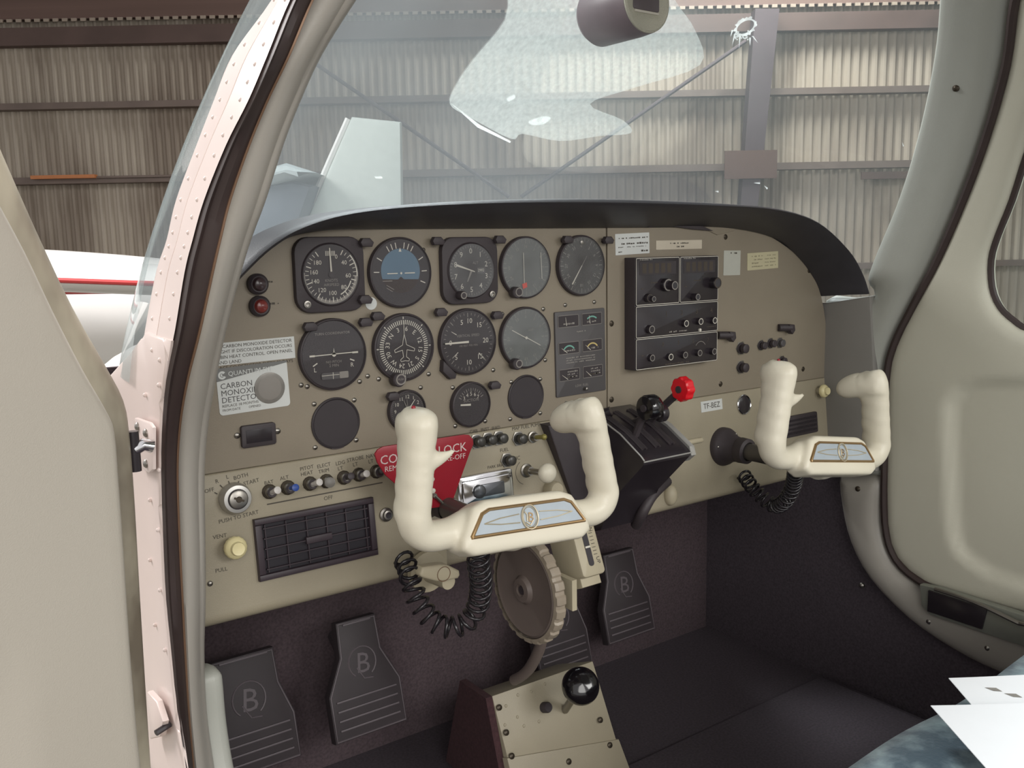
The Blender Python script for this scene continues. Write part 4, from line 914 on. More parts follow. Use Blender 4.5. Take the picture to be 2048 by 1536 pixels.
F, Wp, Hp = F, W, Hh; q = LF(1423, 811, 0); g = G(PAPER); g.box(q, -.0245, .0245, -.0085, .0085, 0, .0006); g.text(q, 'TF-BEZ', 0, 0, .0008, .0088, INK); tag(g.build('registration_label', ang=20), 'white label printed TF-BEZ right of the throttle levers', 'label')
lab.dashes(UF(1500, 594, .0014), -.016, .016, 0, .0003, .003, mat('faint_panel_ink', (128, 118, 98), .7)); lab.dashes(UF(1343, 742, .0014), -.02, .02, 0, .0003, .0026, DIM)
lab.line(UF(1450, 690, .0014), (0, 0), (.05, .001), .0006, .0003, INK)

# ---- breakers, knobs on the right half
def pull(x, y, r, ln, lb, mt=BLK, F=UF, name='circuit_breaker', cat='circuit breaker', grp='circuit breakers on the right half', tip=None):
    p = at(x, y, 1, -ln*.5); f = F(x, y) if F is LF else Fr((p.x, 0, p.z), X, Z, -Y)
    t = thing(name, f(0, -r), lb, cat, grp); g = G(mt); g.lathe(f, 0, 0, [(r*1.25, 0), (r*1.25, .003), (r*.7, .0035), (r*.7, ln*.5), (r, ln*.5), (r, ln-.001), (r*.8, ln)], 20); g.build('knob', t)
    g = G(STEEL); g.lathe(f, 0, 0, [(r*1.6, 0), (r*1.6, .0016), (r*1.3, .002)], 6); g.build('nut', t)
    return t, f
pull(1487, 697, .0075, .014, 'black breaker knob at the left of the upper breaker row'); pull(1487, 735, .0075, .014, 'black breaker knob directly below the left one')
pull(1526, 691, .0062, .012, 'second black breaker knob in the upper breaker row'); pull(1545, 687, .0062, .012, 'third black breaker knob in the upper breaker row'); pull(1563, 686, .0062, .010, 'rightmost breaker knob in the upper breaker row', DGREY); pull(1567, 722, .006, .010, 'black breaker knob half hidden behind the right yoke horn')
for x, y, lb in ((1448, 671, 'black lamp hood just right of the radios'), (1567, 656, 'black lamp hood above the right breaker row')):
    F = UF(x, y); t = thing('post_light', F(0, -.006), lb, 'lamp', 'lamp hoods on the right half'); g = G(BLK); g.tube([F(-.018, .002, .004), F(.004, .001, .012)], .006, 10); g.build('barrel', t); g = G(BLK); g.prism(F, [(0, -.006), (.006, -.010), (.012, -.004), (.010, .006), (-.004, .007)], .006, .016, .002); g.build('hood', t)
# lighter socket
F = LF(1487, 809); t = thing('lighter_socket', F(0, -.016), 'chrome ringed dark socket left of the right yoke', 'socket'); g = G(CHR); g.lathe(F, 0, 0, [(.0165, 0), (.0165, .002), (.0155, .0028), (.0145, .002)], 32, cap=False); g.build('ring', t); g = G(BLKG); g.lathe(F, 0, 0, [(.0147, .001), (.013, .0022), (.0001, .0022)], 32, cap=False); g.build('socket', t)
# dark vent on the right
p = uv([(1548, 842), (1628, 822), (1642, 856), (1560, 872)]); t = thing('glovebox_slot', (.80, 0, -.30), 'dark vent grille behind the right yoke', 'vent')
q = LF(1595, 850); g = G(BLK); g.box(q, -.05, .05, -.018, .018, -.001, .005, .001, .003); g.build('frame', t); g = G(BLKG)
for k_ in range(4): g.box(q, -.044, .044, -.013+k_*.0072, -.010+k_*.0072, .004, .007)
g.build('louvre', t)
# cream knobs at the right end
def cknob(x, y, r, ln, lb, F=LF, base=.0):
    f = F(x, y); t = thing('push_pull_control', f(0, -r), lb, 'knob', 'cream push pull knobs')
    g = G(CREAMD); g.lathe(f, 0, 0, [(r*.55, 0), (r*.5, ln*.6)], 20); g.build('shaft', t)
    g = G(CREAMK); rr = []
    for q_, w in ((r*.6, ln*.35), (r, ln*.45), (r*1.02, ln*.62), (r*.9, ln*.74), (r*.62, ln*.84), (r*.6, ln*.93), (r*.55, ln), (r*.4, ln*.985), (r*.05, ln*.97)): rr.append([f(q_*(1-(.035 if (k_ % 2 and w < ln*.7) else 0))*cos(2*pi*k_/32), q_*(1-(.035 if (k_ % 2 and w < ln*.7) else 0))*sin(2*pi*k_/32), w) for k_ in range(32)])
    g.grid(rr, close_u=True, cap=True); g.build('knob', t); return t
cknob(463, 1092, .0125, .024, 'cream knob low at the left end of the panel, beside the vent grille')
f = LF(1645, 779)
cknob(1637, 782, .0115, .02, 'upper cream knob at the right end of the panel'); cknob(1664, 846, .0115, .02, 'lower cream knob at the right end of the panel, behind the right yoke')
ptext('VENT', 440, 1073, 8, align='CENTER'); ptext('PULL', 443, 1140, 8)

# ---- lower left: ignition switch, toggles, vent grille
F = LF(468, 996); t = thing('ignition_switch', F(0, -.018), 'silver round ignition switch at the left of the switch row', 'switch')
g = G(mat('satin_silver', (190, 188, 184), .38, .75)); g.lathe(F, 0, 0, [(.0175, 0), (.0172, .008), (.0150, .013), (.0095, .014)], 36); g.build('bezel', t); g = G(STEEL); g.lathe(F, 0, 0, [(.0105, .013), (.0102, .0165), (.0088, .0172)], 28); g.ring(F, 0, 0, .0139, .0104, .0113, seg=30, mt=BLK); g.build('rotor', t)
g = G(SCREWM); g.prism(F.roll(-25), rrect(-.006, .006, -.0012, .0012, .0008), .0170, .0177); g.lathe(F, 0, 0, [(.0035, .0172), (.003, .0178)], 16); g.build('keyway', t)
for s_, x, y, r_ in (('OFF', 419, 981, 0), ('R', 434, 963, 0), ('L', 455, 954, 0), ('BOTH', 482, 953, 0), ('START', 503, 964, 0)): ptext(s_, x, y, 8, rot=6)
for x0, y0, x1, y1 in ((429, 985, 435, 988), (440, 970, 445, 975), (457, 962, 459, 968), (478, 962, 475, 968), (495, 974, 490, 978)):
    a, b = LF(x0, y0, .0005), LF(x1, y1, .0005); d_ = b.o-a.o; lab.line(a, (0, 0), (d_.dot(a.u), d_.dot(a.v)), .0011, .0006)
ptext('PUSH TO START', 478, 1034, 8, rot=4)
def toggle(x, y, tx, ty, mt, lb, body=None, bx=0, by=-22, ball=.0042):
    F = LF(x, y); t = thing('toggle_switch', F(0, -.008), lb, 'switch', 'toggle switches along the lower panel')
    g = G(SCREWM); g.lathe(F, 0, 0, [(.0085, 0), (.0085, .0022), (.0078, .0028)], 12); g.lathe(F, 0, 0, [(.0066, .002), (.0066, .009), (.0055, .0102)], 20, mt=STEEL); g.ring(F, 0, 0, .0104, .0032, .0055, seg=20, mt=BLK); g.build('bushing', t)
    e = LF(tx, ty, .026).o+LN*.026; g = G(mt); a = F(0, 0, .009); g.tube([a, a.lerp(e, .3), a.lerp(e, .7), a.lerp(e, .95), e], [.0022, .0028, .0037, ball, ball*.55], 12); g.build('lever', t)
    if body:
        for k_, s_ in enumerate(body): ptext(s_, x+bx, y+by+k_*11-11*(len(body)-1), 7.5, rot=3)
GT = mat('grey_toggle_plastic', (104, 100, 94), .4); WT = mat('white_toggle_plastic', (205, 200, 195), .35); BT = mat('blue_toggle_tip', (45, 75, 150), .4)
toggle(538, 983, 556, 980, WT, 'toggle switch marked BAT with a white lever', ['BAT'], 0, -18)
toggle(575, 975, 592, 975, BT, 'toggle switch marked ALT with a blue tip', ['ALT'], -6, -19)
toggle(619, 967, 640, 964, WT, 'toggle switch marked PITOT HEAT with a white lever', ['PITOT', 'HEAT'], -5, -20)
toggle(652, 962, 660, 965, GT, 'round grey toggle tip marked ELECT TRIM', ['ELECT', 'TRIM'], -4, -20, .0062)
toggle(687, 955, 703, 952, BLK, 'toggle switch marked LDG LT with a dark lever', ['LDG', 'LT'], -6, -18)
toggle(717, 949, 734, 947, WT, 'toggle switch marked STROBE LT with a white lever', ['STROBE', 'LT'], -6, -20)
toggle(752, 943, 766, 940, BLK, 'toggle switch marked NAV LT beside the red lock plate', ['NAV', 'LT'], -10, -20)
a, b = LF(534, 1009, .0004), LF(765, 965, .0004); d_ = b.o-a.o; lab.line(a, (0, 0), (d_.dot(a.u), d_.dot(a.v)), .0014, .0004)
ptext('OFF', 657, 996, 8)
# knobs right of the lock plate
for x, y, lb, s_ in ((952, 883, 'first dark round switch knob right of the red plate', 'CAB'), (975, 879, 'second dark round switch knob right of the red plate', 'INST'), (997, 876, 'third dark round switch knob right of the red plate', 'RAD'), (1036, 877, 'dark round knob between the row of three and the brass toggle', 'MAP'), (1013, 920, 'dark round knob alone above the chrome ashtray', 'FUEL')):
    t, f = pull(x, y, .0066, .015, lb, mat('smoky_knob', (58, 56, 52), .3), LF, 'dimmer_knob', 'knob', 'dark dimmer knobs'); ptext(s_, x-4, y-20, 7)
F = LF(1064, 874); t = thing('brass_toggle_switch', F(0, -.008), 'toggle switch with a yellowed brass lever at the end of the knob row', 'switch'); g = G(STEEL); g.lathe(F, 0, 0, [(.008, 0), (.008, .003), (.006, .0035), (.0058, .009), (.005, .0102)], 12); g.build('bushing', t)
g = G(mat('aged_brass', (150, 140, 80), .4, .3)); e = LF(1088, 874, .026).o+LN*.026; g.tube([F(0, 0, .008), e], .003, 10); g.ball(e, .0042); g.build('lever', t); ptext('FUEL PUMP', 1062, 852, 7)
F = LF(1052, 941); t = thing('microphone_knob', F(0, -.01), 'large pearly cream knob on a steel shaft marked MIC', 'knob'); g = G(STEEL); g.lathe(F, 0, 0, [(.0095, 0), (.0095, .002), (.007, .003), (.006, .012)], 24); g.build('collar', t)
e = F(.0, 0, .042); g = G(STEEL); g.tube([F(0, 0, .01), e], .0042, 10); g.build('shaft', t); g = G(CREAM); g.ball(F(.001, 0, .046), .0135, Fr(e, X, Z, -Y), 24, sw=.75); g.build('knob', t); ptext('MIC', 1033, 917, 8); lab.ring(LF(1052, 944, .0006), 0, 0, .0002, .0165, .0172, 120, 250); ptext('PARK BRAKE', 995, 932, 6)
# chrome ashtray
F = LF(968, 978); t = thing('ashtray', F(0, -.022), 'shiny chrome ashtray with a sliding dark tab behind the left yoke', 'ashtray')
g = G(CHR); g.box(F, -.044, .044, -.022, .022, 0, .006, .0025, .004); g.box(F, -.038, .038, -.016, .016, .006, .0085, .0015, .003); g.build('frame', t); g = G(mat('tab_grey', (96, 98, 102), .25, .6)); g.box(F, -.012, .026, -.008, .008, .0085, .0105, .0006, .002); g.lathe(F, -.014, 0, [(.009, .0085), (.0088, .0125), (.0070, .0135)], 24); g.build('sliding_tab', t)
F = LF(771, 1029); t = thing('jack_socket', F(0, -.008), 'small steel jack socket right of the vent grille', 'socket'); g = G(STEEL); g.lathe(F, 0, 0, [(.0085, 0), (.0085, .003), (.006, .004), (.006, .008), (.0045, .0085)], 16); g.build('nut', t); g = G(BLKG); g.lathe(F, 0, 0, [(.004, .0086), (.0001, .0088)], 14, cap=False); g.build('hole', t)
F = LF(1100, 978); t = thing('pull_control', F(0, -.01), 'round cream push knob peeking over the left yoke bar', 'knob'); g = G(CREAMD); g.lathe(F, 0, 0, [(.012, 0), (.012, .014), (.010, .017)], 24); g.build('knob', t)
# vent grille
q = [LF(x, y, .004).o for x, y in ((499, 1041), (738, 996), (762, 1108), (526, 1160))]
c = sum(q, Vector())/4; W, Hh = (q[1]-q[0]).length/2+(q[2]-q[3]).length/2, ((q[0]-q[3]).length+(q[1]-q[2]).length)/2
F = Fr(c+LN*.0006, X, -LT, LN); t = thing('air_vent_grille', F(0, -Hh/2), 'large dark rectangular air vent grille at the lower left of the panel', 'vent')
VT = mat('vent_dark_plastic', (56, 46, 52), .45, var=.1); a, b = W/2, Hh/2
g = G(VT)
for r_ in ((-a, a, b-.007, b), (-a, a, -b, -b+.007), (-a, -a+.008, -b+.007, b-.007), (a-.008, a, -b+.007, b-.007)): g.box(F, *r_, 0, .007, .0016)
g.build('frame', t); g = G(mat('vent_inner_dark', (30, 26, 34), .6)); g.box(F, -a+.006, a-.006, -b+.005, b-.005, -.0, .0012); g.build('back_plate', t)
for k_ in range(5): g = G(VT); v_ = -b+.012+k_*(Hh-.024)/4; g.box(F, -a+.009, a-.009, v_-.0006, v_+.0006, .001, .0058); g.build('louvre', t)
for k_ in range(6): g = G(VT); u_ = -a+.012+k_*(W-.024)/5; g.box(F, u_-.0006, u_+.0006, -b+.008, b-.008, .001, .0042); g.build('divider', t)
g = G(VT); g.box(F, -.016, .016, -.004, .004, .004, .0085, .001); g.build('thumb_tab', t)
lab.build('lettering', panel, ang=20, normals=False)

# ---- throttle quadrant
XL, XR = .288, .378; xc = (XL+XR)/2
t = thing('throttle_quadrant', (xc, -.06, -.38), 'black throttle quadrant box with three slots and a white edge plate', 'throttle quadrant')
prof = [(.0, -.205), (-.03, -.211), (-.075, -.228), (-.116, -.252), (-.122, -.257), (-.121, -.262), (-.06, -.322), (-.035, -.372), (.0, -.385)]
def slab(g, prof, x0, x1, mt=None, ch=.0015):
    pr = [(-y, z) for y, z in prof]; F = Fr((0, 0, 0), Y*-1, Z, X); F = Fr((0, 0, 0), -Y, Z, -X)
    g.prism(Fr((x0, 0, 0), -Y, Z, X), pr, 0, x1-x0, ch, mt); return g
g = G(BLKG); slab(g, prof, XL, XR); g.build('housing', t, ang=30)
g = G(mat('worn_aluminium_and_glint', (190, 188, 184), .3, .5)); slab(g, [(-.012, -.203), (-.03, -.208), (-.075, -.225), (-.118, -.250), (-.122, -.262), (-.11, -.272), (-.035, -.222)], XR+.0005, XR+.0105, ch=.0012)
g.tube([Vector((XL+.001, y, z+.001)) for y, z in prof[:5]], .0012, 6); g.tube([Vector((XL, -.1225, -.2575)), Vector((XR, -.1225, -.2575))], .0011, 6); g.build('edge_plate_and_glint', t)  # thin pale beads put the highlights of the box edges into the shape
def topz(y): 
    for (a, za), (b, zb) in zip(prof, prof[1:]):
        if b <= y <= a: return za+(zb-za)*(y-a)/(b-a)
    return -.257
for k_, ux in enumerate((.305, .330, .357)):
    g = G(BLK)
    for dx_ in (-.004, .004): g.tube([Vector((ux+dx_, y, topz(y)+.0006)) for y in (-.02, -.045, -.07, -.09, -.106)], .0017, 6)
    g.tube([Vector((ux, y, topz(y)-.0002)) for y in (-.02, -.045, -.07, -.09, -.104)], .003, 6, mt=DIAL); g.build('slot_guide', t)
g = G(CREAMD); a = Vector((XR+.009, -.098, -.250)); g.tube([a, a+X*.036], .0042, 12); g.ball(a+X*.036, .0042); g.build('friction_rod', t)
# levers
def lever(name, lb, x0, kx, ky, kz, base_y, mt, r, ln, rib=0, cap=None):
    base = Vector((x0, base_y, topz(base_y)-.004)); k_ = Vector((kx, ky, kz)); t = thing(name, base, lb, 'lever', 'levers of the throttle quadrant')
    g = G(BLK); m_ = base.lerp(k_, .55)+Vector((0, .004, 0)); P_ = cr([base, m_, k_], 5); g.tube(P_, [.0055]*len(P_), 8); g.build('lever_arm', t)
    F = Fr(k_, -Y, Z, -X); F = Fr(k_, Y, Z, X); g = G(mt); rows = []
    for q_, w in ((r*.55, -ln*.5), (r*.9, -ln*.46), (r, -ln*.3), (r, ln*.3), (r*.9, ln*.46), (r*.5, ln*.5)):
        rows.append([F(q_*(1-(.10*(.5-.5*cos(rib*2*pi*i/48)) if rib else 0))*cos(2*pi*i/48), q_*(1-(.10*(.5-.5*cos(rib*2*pi*i/48)) if rib else 0))*sin(2*pi*i/48), w) for i in range(48)])
    g.grid(rows, close_u=True, cap=True); g.build('knob', t, ang=30)
    g = G(BLK); g.lathe(F, 0, 0, [(r*.28, -ln*.62), (r*.28, ln*.56)], 14); g.build('knob_pin', t)
p = at(1300, 815, 0, .313); lever('throttle_lever', 'throttle lever with a wide glossy black drum knob', .313, p.x, p.y, p.z, -.078, mat('gloss_black_knob', (22, 19, 22), .12, coat=.5), .0175, .022)
p = at(1322, 826, 0, .335); lever('propeller_lever', 'middle quadrant lever with a small black knob, between black drum and red knob', .335, p.x, p.y, p.z, -.05, BLKG, .012, .012)
p = at(1366, 778, 0, .364); lever('mixture_lever', 'mixture lever with a scalloped bright red knob', .364, p.x, p.y, p.z, -.055, REDK, .0175, .016, 8)
# black side trim and cables behind the left yoke's right horn
g = G(BLK); q = uv([(1078, 847), (1130, 838), (1238, 824), (1262, 845), (1262, 1030), (1215, 1040), (1160, 1042), (1130, 1000)]); t = thing('pedestal_side_trim', (.25, 0, -.36), 'matte black trim plate between the left yoke and the throttle quadrant', 'trim plate')
g.prism(PF, q, .0, .020, .003); g.build('plate', t, ang=25)
g = G(BLKG); g.tube(cr([at(1200, 858, 1, -.024), at(1235, 862, 1, -.03), at(1262, 878, 1, -.05), at(1290, 890, 1, -.06)], 4), .0035, 8); g.tube(cr([at(1195, 832, 1, -.024), at(1250, 850, 1, -.035), at(1290, 862, 1, -.05)], 4), .004, 8); g.tube([at(1208, 828, 1, -.022), at(1222, 822, 1, -.03)], .007, 12); g.build('control_cable', t)
# grimy cream knob below the quadrant, and its dark lever
t = thing('cowl_flap_knob', at(1341, 990, 1, -.02)-Z*.012, 'worn cream oval knob hanging under the quadrant', 'knob'); g = G(CREAMD); p = at(1341, 990, 1, -.02); g.ball(p, .011, Fr(p, X, -Y, Z), 20, sw=1.5); g.build('knob', t); g = G(STEEL); g.tube([p, p+Vector((-.006, .02, .022))], .003, 8); g.build('stem', t)
t = thing('release_handle', at(1290, 1010, 1, -.045), 'dark rounded handle under the quadrant', 'handle'); g = G(BLK); P_ = cr([at(1334, 962, 1, -.035), at(1305, 990, 1, -.05), at(1285, 1025, 1, -.05), at(1272, 1050, 1, -.03)], 4); g.tube(P_, [.008]*len(P_), 12); g.build('grip', t)

# ================================================================== YOKES
def yoke_mesh():
    """ram's-horn yoke in its own frame (u across, v up, w towards the pilot): swept limbs welded by a voxel remesh"""
    g = G(CREAM); F = Fr((0, 0, 0), X, Y, Z)
    def limb(P, seg=20):
        Q = cr([Vector(p) for p in P], 5); rows = []; n_ = len(Q)
        for i, q in enumerate(Q):
            a, b = Q[max(0, i-1)], Q[min(n_-1, i+1)]; t = Vector((b[0]-a[0], b[1]-a[1], b[2]-a[2]))
            t = t.normalized() if t.length > 1e-9 else Vector((0, 1, 0)); e2 = Vector((0, 0, 1)); e2 = (e2-t*e2.dot(t))
            if e2.length < .2: e2 = Vector((0, 1, 0))-t*t.y
            e2.normalize(); e1 = t.cross(e2); c = Vector(q[:3])
            rows.append([c+e1*q[3]*cos(2*pi*k/seg)+e2*q[4]*sin(2*pi*k/seg) for k in range(seg)])
        g.grid(rows, close_u=True, cap=True)
    gr = lambda v: .0022*cos(2*pi*(v-.045)/.0205)
    for s in (-1, 1):
        P = [(-.085*s, .014, 0, .016, .017), (-.108*s, .014, 0, .0165, .018), (-.122*s, .022, 0, .017, .019)]
        top = -.119*s if s > 0 else .112
        for i in range(14):
            v = .036+i*.0078; f = i/13; u = -.1275*s+(.004*f if s > 0 else -.030*f)
            P.append((u, v, -gr(v)-.001, .0172 if s > 0 else .0152, (.0225 if s > 0 else .021)+gr(v)))
        limb(P)
        ut = P[-1][0]
        # grip head that leans forward, towards the panel
        if s > 0: limb([(ut, .108, -.001, .0172, .0225), (ut, .118, -.003, .0185, .0255), (ut, .128, -.005, .0198, .0280), (ut+.001, .136, -.004, .0185, .0255), (ut+.001, .142, -.004, .014, .020), (ut+.001, .146, -.004, .008, .012)])
        else:
            limb([(ut+.004, .112, 0, .0152, .021), (ut+.002, .126, -.002, .0165, .0215), (ut, .137, -.005, .0160, .020), (ut-.001, .1425, -.008, .011, .014), (ut-.001, .1445, -.009, .003, .005)])
            limb([(ut+.002, .122, .010, .0150, .0135), (ut+.001, .1245, -.010, .0180, .0185), (ut, .1225, -.026, .0182, .0190), (ut-.001, .1175, -.040, .0170, .0175), (ut-.001, .112, -.051, .014, .0135), (ut-.001, .108, -.058, .007, .006)])
    # thumb spur on the left grip
    limb([(-.125, .094, .008, .012, .012), (-.112, .095, .012, .009, .008), (-.100, .099, .014, .0055, .0045), (-.090, .104, .0155, .002, .002)])
    limb([(-.105, .014, 0, .0155, .017), (-.085, .014, 0, .0165, .017), (-.06, .015, .001, .0240, .018), (0, .016, .001, .0300, .019), (.06, .015, .001, .0240, .018), (.085, .014, 0, .0165, .017), (.105, .014, 0, .0155, .017)])
    # raised centre pad with a face that tips back
    Pd = [(-.072, -.007), (.072, -.007), (.085, .001), (.084, .012), (.066, .043), (.05, .049), (-.05, .049), (-.066, .043), (-.084, .012), (-.085, .001)]
    Ft = Fr((0, .024, .0185), X, Y, Z).tilt(18)
    g.prism(Ft, [(a, (b-.024)) for a, b in Pd], -.028, .0062, .006)
    g.lathe(Fr((0, .004, 0), X, Y, Z), 0, 0, [(.02, -.03), (.024, -.01), (.02, .005)], 24)
    me = bpy.data.meshes.new('t'); me.from_pydata(g.v, [], g.f); bm = bmesh.new(); bm.from_mesh(me); bmesh.ops.recalc_face_normals(bm, faces=bm.faces); bm.to_mesh(me); bm.free()
    o = bpy.data.objects.new('t', me); COL.objects.link(o)
    r = o.modifiers.new('r', 'REMESH'); r.mode = 'VOXEL'; r.voxel_size = .0021
    s_ = o.modifiers.new('s', 'SMOOTH'); s_.factor = .5; s_.iterations = 14
    dg = bpy.context.evaluated_depsgraph_get(); dg.update(); e = o.evaluated_get(dg).to_mesh()
    out = ([v.co.copy() for v in e.vertices], [tuple(p.vertices) for p in e.polygons]); o.evaluated_get(dg).to_mesh_clear(); bpy.data.objects.remove(o)
    return out, Ft
YM, YFT = yoke_mesh()
def local(F, f): return Fr(F(*f.o), F.u*f.u.x+F.v*f.u.y+F.w*f.u.z, F.u*f.v.x+F.v*f.v.y+F.w*f.v.z, F.u*f.w.x+F.v*f.w.y+F.w*f.w.z)
def make_yoke(x, z, ydist, roll, label):
    t = thing('control_yoke', (x, -ydist, z), label, 'control yoke', 'control yokes')
    F = Fr((x, -ydist, z), X, Z, -Y).roll(-roll)
    g = G(CREAM); g.add([F(*v) for v in YM[0]], YM[1]); g.build('handgrip', t, ang=180)
    P = local(F, YFT).shift(0, .0005, .0062)
    hexa = [(-.075, -.0145), (.075, -.0145), (.076, -.011), (.060, .0115), (.050, .0155), (-.050, .0155), (-.060, .0115), (-.076, -.011)]
    g = G(GOLD); n_ = len(hexa); hi_, ho = inset(hexa, .0038), hexa
    rows = [[P(a, b, -.001) for a, b in ho], [P(a, b, .0022) for a, b in inset(ho, .0006)], [P(a, b, .0030) for a, b in inset(ho, .0016)], [P(a, b, .0026) for a, b in inset(ho, .0030)], [P(a, b, .0012) for a, b in hi_]]
    g.grid(rows, close_u=True); g.build('gold_surround', t)
    g = G(SILV); g.prism(P, hi_, -.001, .0013); e = g.build('name_plate', t, ang=20)
    g = G(mat('pale_gold_emblem', (196, 184, 158), .35, .4))
    for s in (-1, 1): g.tube([P(s*.0135, .0045, .0018), P(s*.038, .0030, .0018), P(s*.058, -.0004, .0018)], .0006, 5); g.tube([P(s*.0135, -.0045, .0018), P(s*.038, -.0034, .0018), P(s*.058, -.0006, .0018)], .0006, 5)
    rr = [P(.0105*cos(2*pi*k/40), .0128*sin(2*pi*k/40), .0022) for k in range(40)]; g.tube(rr, .0009, 6, closed=True); g.tube([P(.0085*cos(2*pi*k/40), .0106*sin(2*pi*k/40), .0018) for k in range(40)], .0004, 5, closed=True)
    fr_ = P.shift(0, 0, .0014); g.text(fr_, 'B', .001, -.001, .0006, .0105, GOLD, -8); g.tube([P(-.006, -.005, .002), P(-.001, -.0085, .002), P(.004, -.0035, .002)], .0008, 5); g.tube([P(-.006, .006, .002), P(-.0035, .003, .002), P(-.004, -.004, .002)], .0008, 5); g.build('emblem', e, ang=30)
    g = G(REDP); g.lathe(F, -.119, 0, [(0, 0)], 3) if False else None
    g.ball(F(-.128, .1462, -.004), .0022, Fr((0, 0, 0), F.u, -F.w, F.v), 12); g.build('red_button', t)
    g = G(mat('steel_shaft_grey', (96, 92, 88), .35, .6)); g.tube([F(0, .0, .0), Vector((x, -.02, z))], .0135, 20); g.build('shaft', t)
    return t, F
make_yoke(.020, -.284, .20, 4, 'left cream control yoke in front of the flight dials')
make_yoke(.570, -.295, .20, 9, 'right cream control yoke near the right end of the panel')
for x, z, lb, r in ((.020, -.284, 'dark round collar where the left yoke shaft enters the panel', .023), (.570, -.295, 'black flared collar where the right yoke shaft enters the panel', .031)):
    F = Fr((x, -.011, z), X, Z, -Y); t = thing('shaft_collar', F(0, -r), lb, 'collar'); g = G(BLK)
    g.lathe(F, 0, 0, [(r, -.004), (r, .004), (r*.92, .010), (r*.72, .016), (r*.62, .034), (r*.66, .036), (r*.64, .050), (.0145, .052)], 36, cap=False); g.build('collar', t)
    g = G(STEEL)
    for a in (50, 170, 290): g.lathe(F, r*.82*cos(rad(a)), r*.82*sin(rad(a)), [(.002, .008), (.002, .0125), (.001, .0132)], 8)
    g.build('collar_screw', t)
# red control lock plate
LY = -.062
q = [at(x, y, 1, LY) for x, y in ((749, 908), (755, 899), (766, 893), (800, 888), (928, 869), (938, 870), (945, 878), (946, 888), (940, 902), (905, 1000), (893, 1012), (862, 1016), (838, 1010), (770, 950), (754, 925))]
F = Fr((0, LY, 0), X, Z, -Y); t = thing('control_lock', (q[0].x+.05, LY, q[11].z), 'red control lock plate with white lettering pinned behind the left yoke', 'control lock')
g = G(REDP); g.prism(F, [(v.x, v.z) for v in q][::-1], -.0012, .0012, .0005); g.build('plate', t, ang=30)
c = at(848, 906, 1, LY); c2_ = at(848, 927, 1, LY); g = G(mat('lock_lettering_white', (205, 190, 186), .5)); a = at(932, 893, 1, LY); b = at(930, 911, 1, LY)
g.text(F, 'CONTROL LOCK', a.x, a.z, .0014, .0108, None, 0, 'RIGHT'); g.text(F, 'REMOVE BEFORE TAKE-OFF', b.x, b.z, .0014, .0064, None, 0, 'RIGHT'); g.build('lettering', t, normals=False)
for x, y in ((862, 945), (863, 958), (865, 981)):
    v = at(x, y, 1, LY); g = G(WHT); g.lathe(F, v.x, v.z, [(.0032, .001), (.0030, .0024), (.001, .0034)], 12); g.build('rivet', t)
g = G(STEEL); v = at(866, 990, 1, LY); g.tube([Vector((v.x, LY-.004, v.z)), Vector((.020, LY-.004, -.285))], .0022, 8); g.tube([Vector((v.x, LY-.005, v.z)), Vector((v.x, LY+.004, v.z))], .003, 8); g.build('locking_pin', t)

# ---- coiled cords
def coil(name, P, r, wr, turns, label, per=14, axis=1, val=-.1):
    pth = cr([at(x, y, 1, yy) for x, y, yy in P], 24); L = [0]
    for a, b in zip(pth, pth[1:]): L.append(L[-1]+(b-a).length)
    n_ = turns*per; out = []; prev = None; j = 0
    for i in range(n_+1):
        d_ = L[-1]*i/n_
        while j < len(L)-2 and L[j+1] < d_: j += 1
        f = (d_-L[j])/max(1e-9, L[j+1]-L[j]); p = pth[j].lerp(pth[j+1], f); t_ = (pth[j+1]-pth[j]).normalized()
        x_ = t_.orthogonal().normalized() if prev is None else (prev-t_*prev.dot(t_)).normalized(); prev = x_; y_ = t_.cross(x_); a = 2*pi*i/per
        out.append(p+x_*r*cos(a)+y_*r*sin(a))
    g = G(mat('cord_black_rubber', (34, 31, 34), .18)); g.tube(out, wr, 6); return tag(g.build(name, ang=70), label, 'cord', 'coiled yoke cords')
coil('coiled_cord', [(803, 1112, -.05), (815, 1135, -.07), (823, 1165, -.09), (838, 1205, -.1), (868, 1243, -.11), (905, 1255, -.12), (940, 1238, -.13), (957, 1205, -.14), (962, 1165, -.16), (957, 1125, -.18), (957, 1095, -.19)], .0115, .0021, 21, 'black coiled cord looping under the left yoke')
coil('coiled_cord', [(1486, 948, -.03), (1505, 975, -.06), (1530, 1000, -.08), (1553, 1012, -.1), (1572, 1000, -.13), (1586, 972, -.15), (1592, 940, -.18), (1594, 925, -.19)], .0105, .0021, 22, 'black coiled cord looping under the right yoke')
# ---- parking brake T handle under the panel
t = thing('brake_handle', at(860, 1160, 1, -.07), 'cream tapered pull handle with a ringed centre under the left yoke', 'handle')
F = Fr(at(876, 1143, 1, -.09), X, Z, -Y).roll(-14); g = G(CREAMD); g.prism(F, [(-.028, -.002), (-.026, -.0055), (-.004, -.0105), (.006, -.0105), (.026, -.0065), (.028, -.002), (.026, .003), (.008, .0095), (-.004, .0095), (-.026, .006)][::1], -.006, .007, .003); g.ring(F, .004, -.001, .0072, .0082, .0092, seg=30, mt=BRONZ); g.build('grip', t, ang=50)
g = G(CREAMD); c = at(855, 1142, 1, -.03); g.lathe(Fr(c, X, Z, -Y), 0, 0, [(.026, -.004), (.026, .004), (.012, .008), (.009, .05)], 24); g.build('escutcheon', t)
g = G(CREAMD); a = at(870, 1115, 1, -.03); g.box(Fr(a, X, Z, -Y), -.016, .016, -.02, .02, -.004, .002); g.build('mount_plate', t)

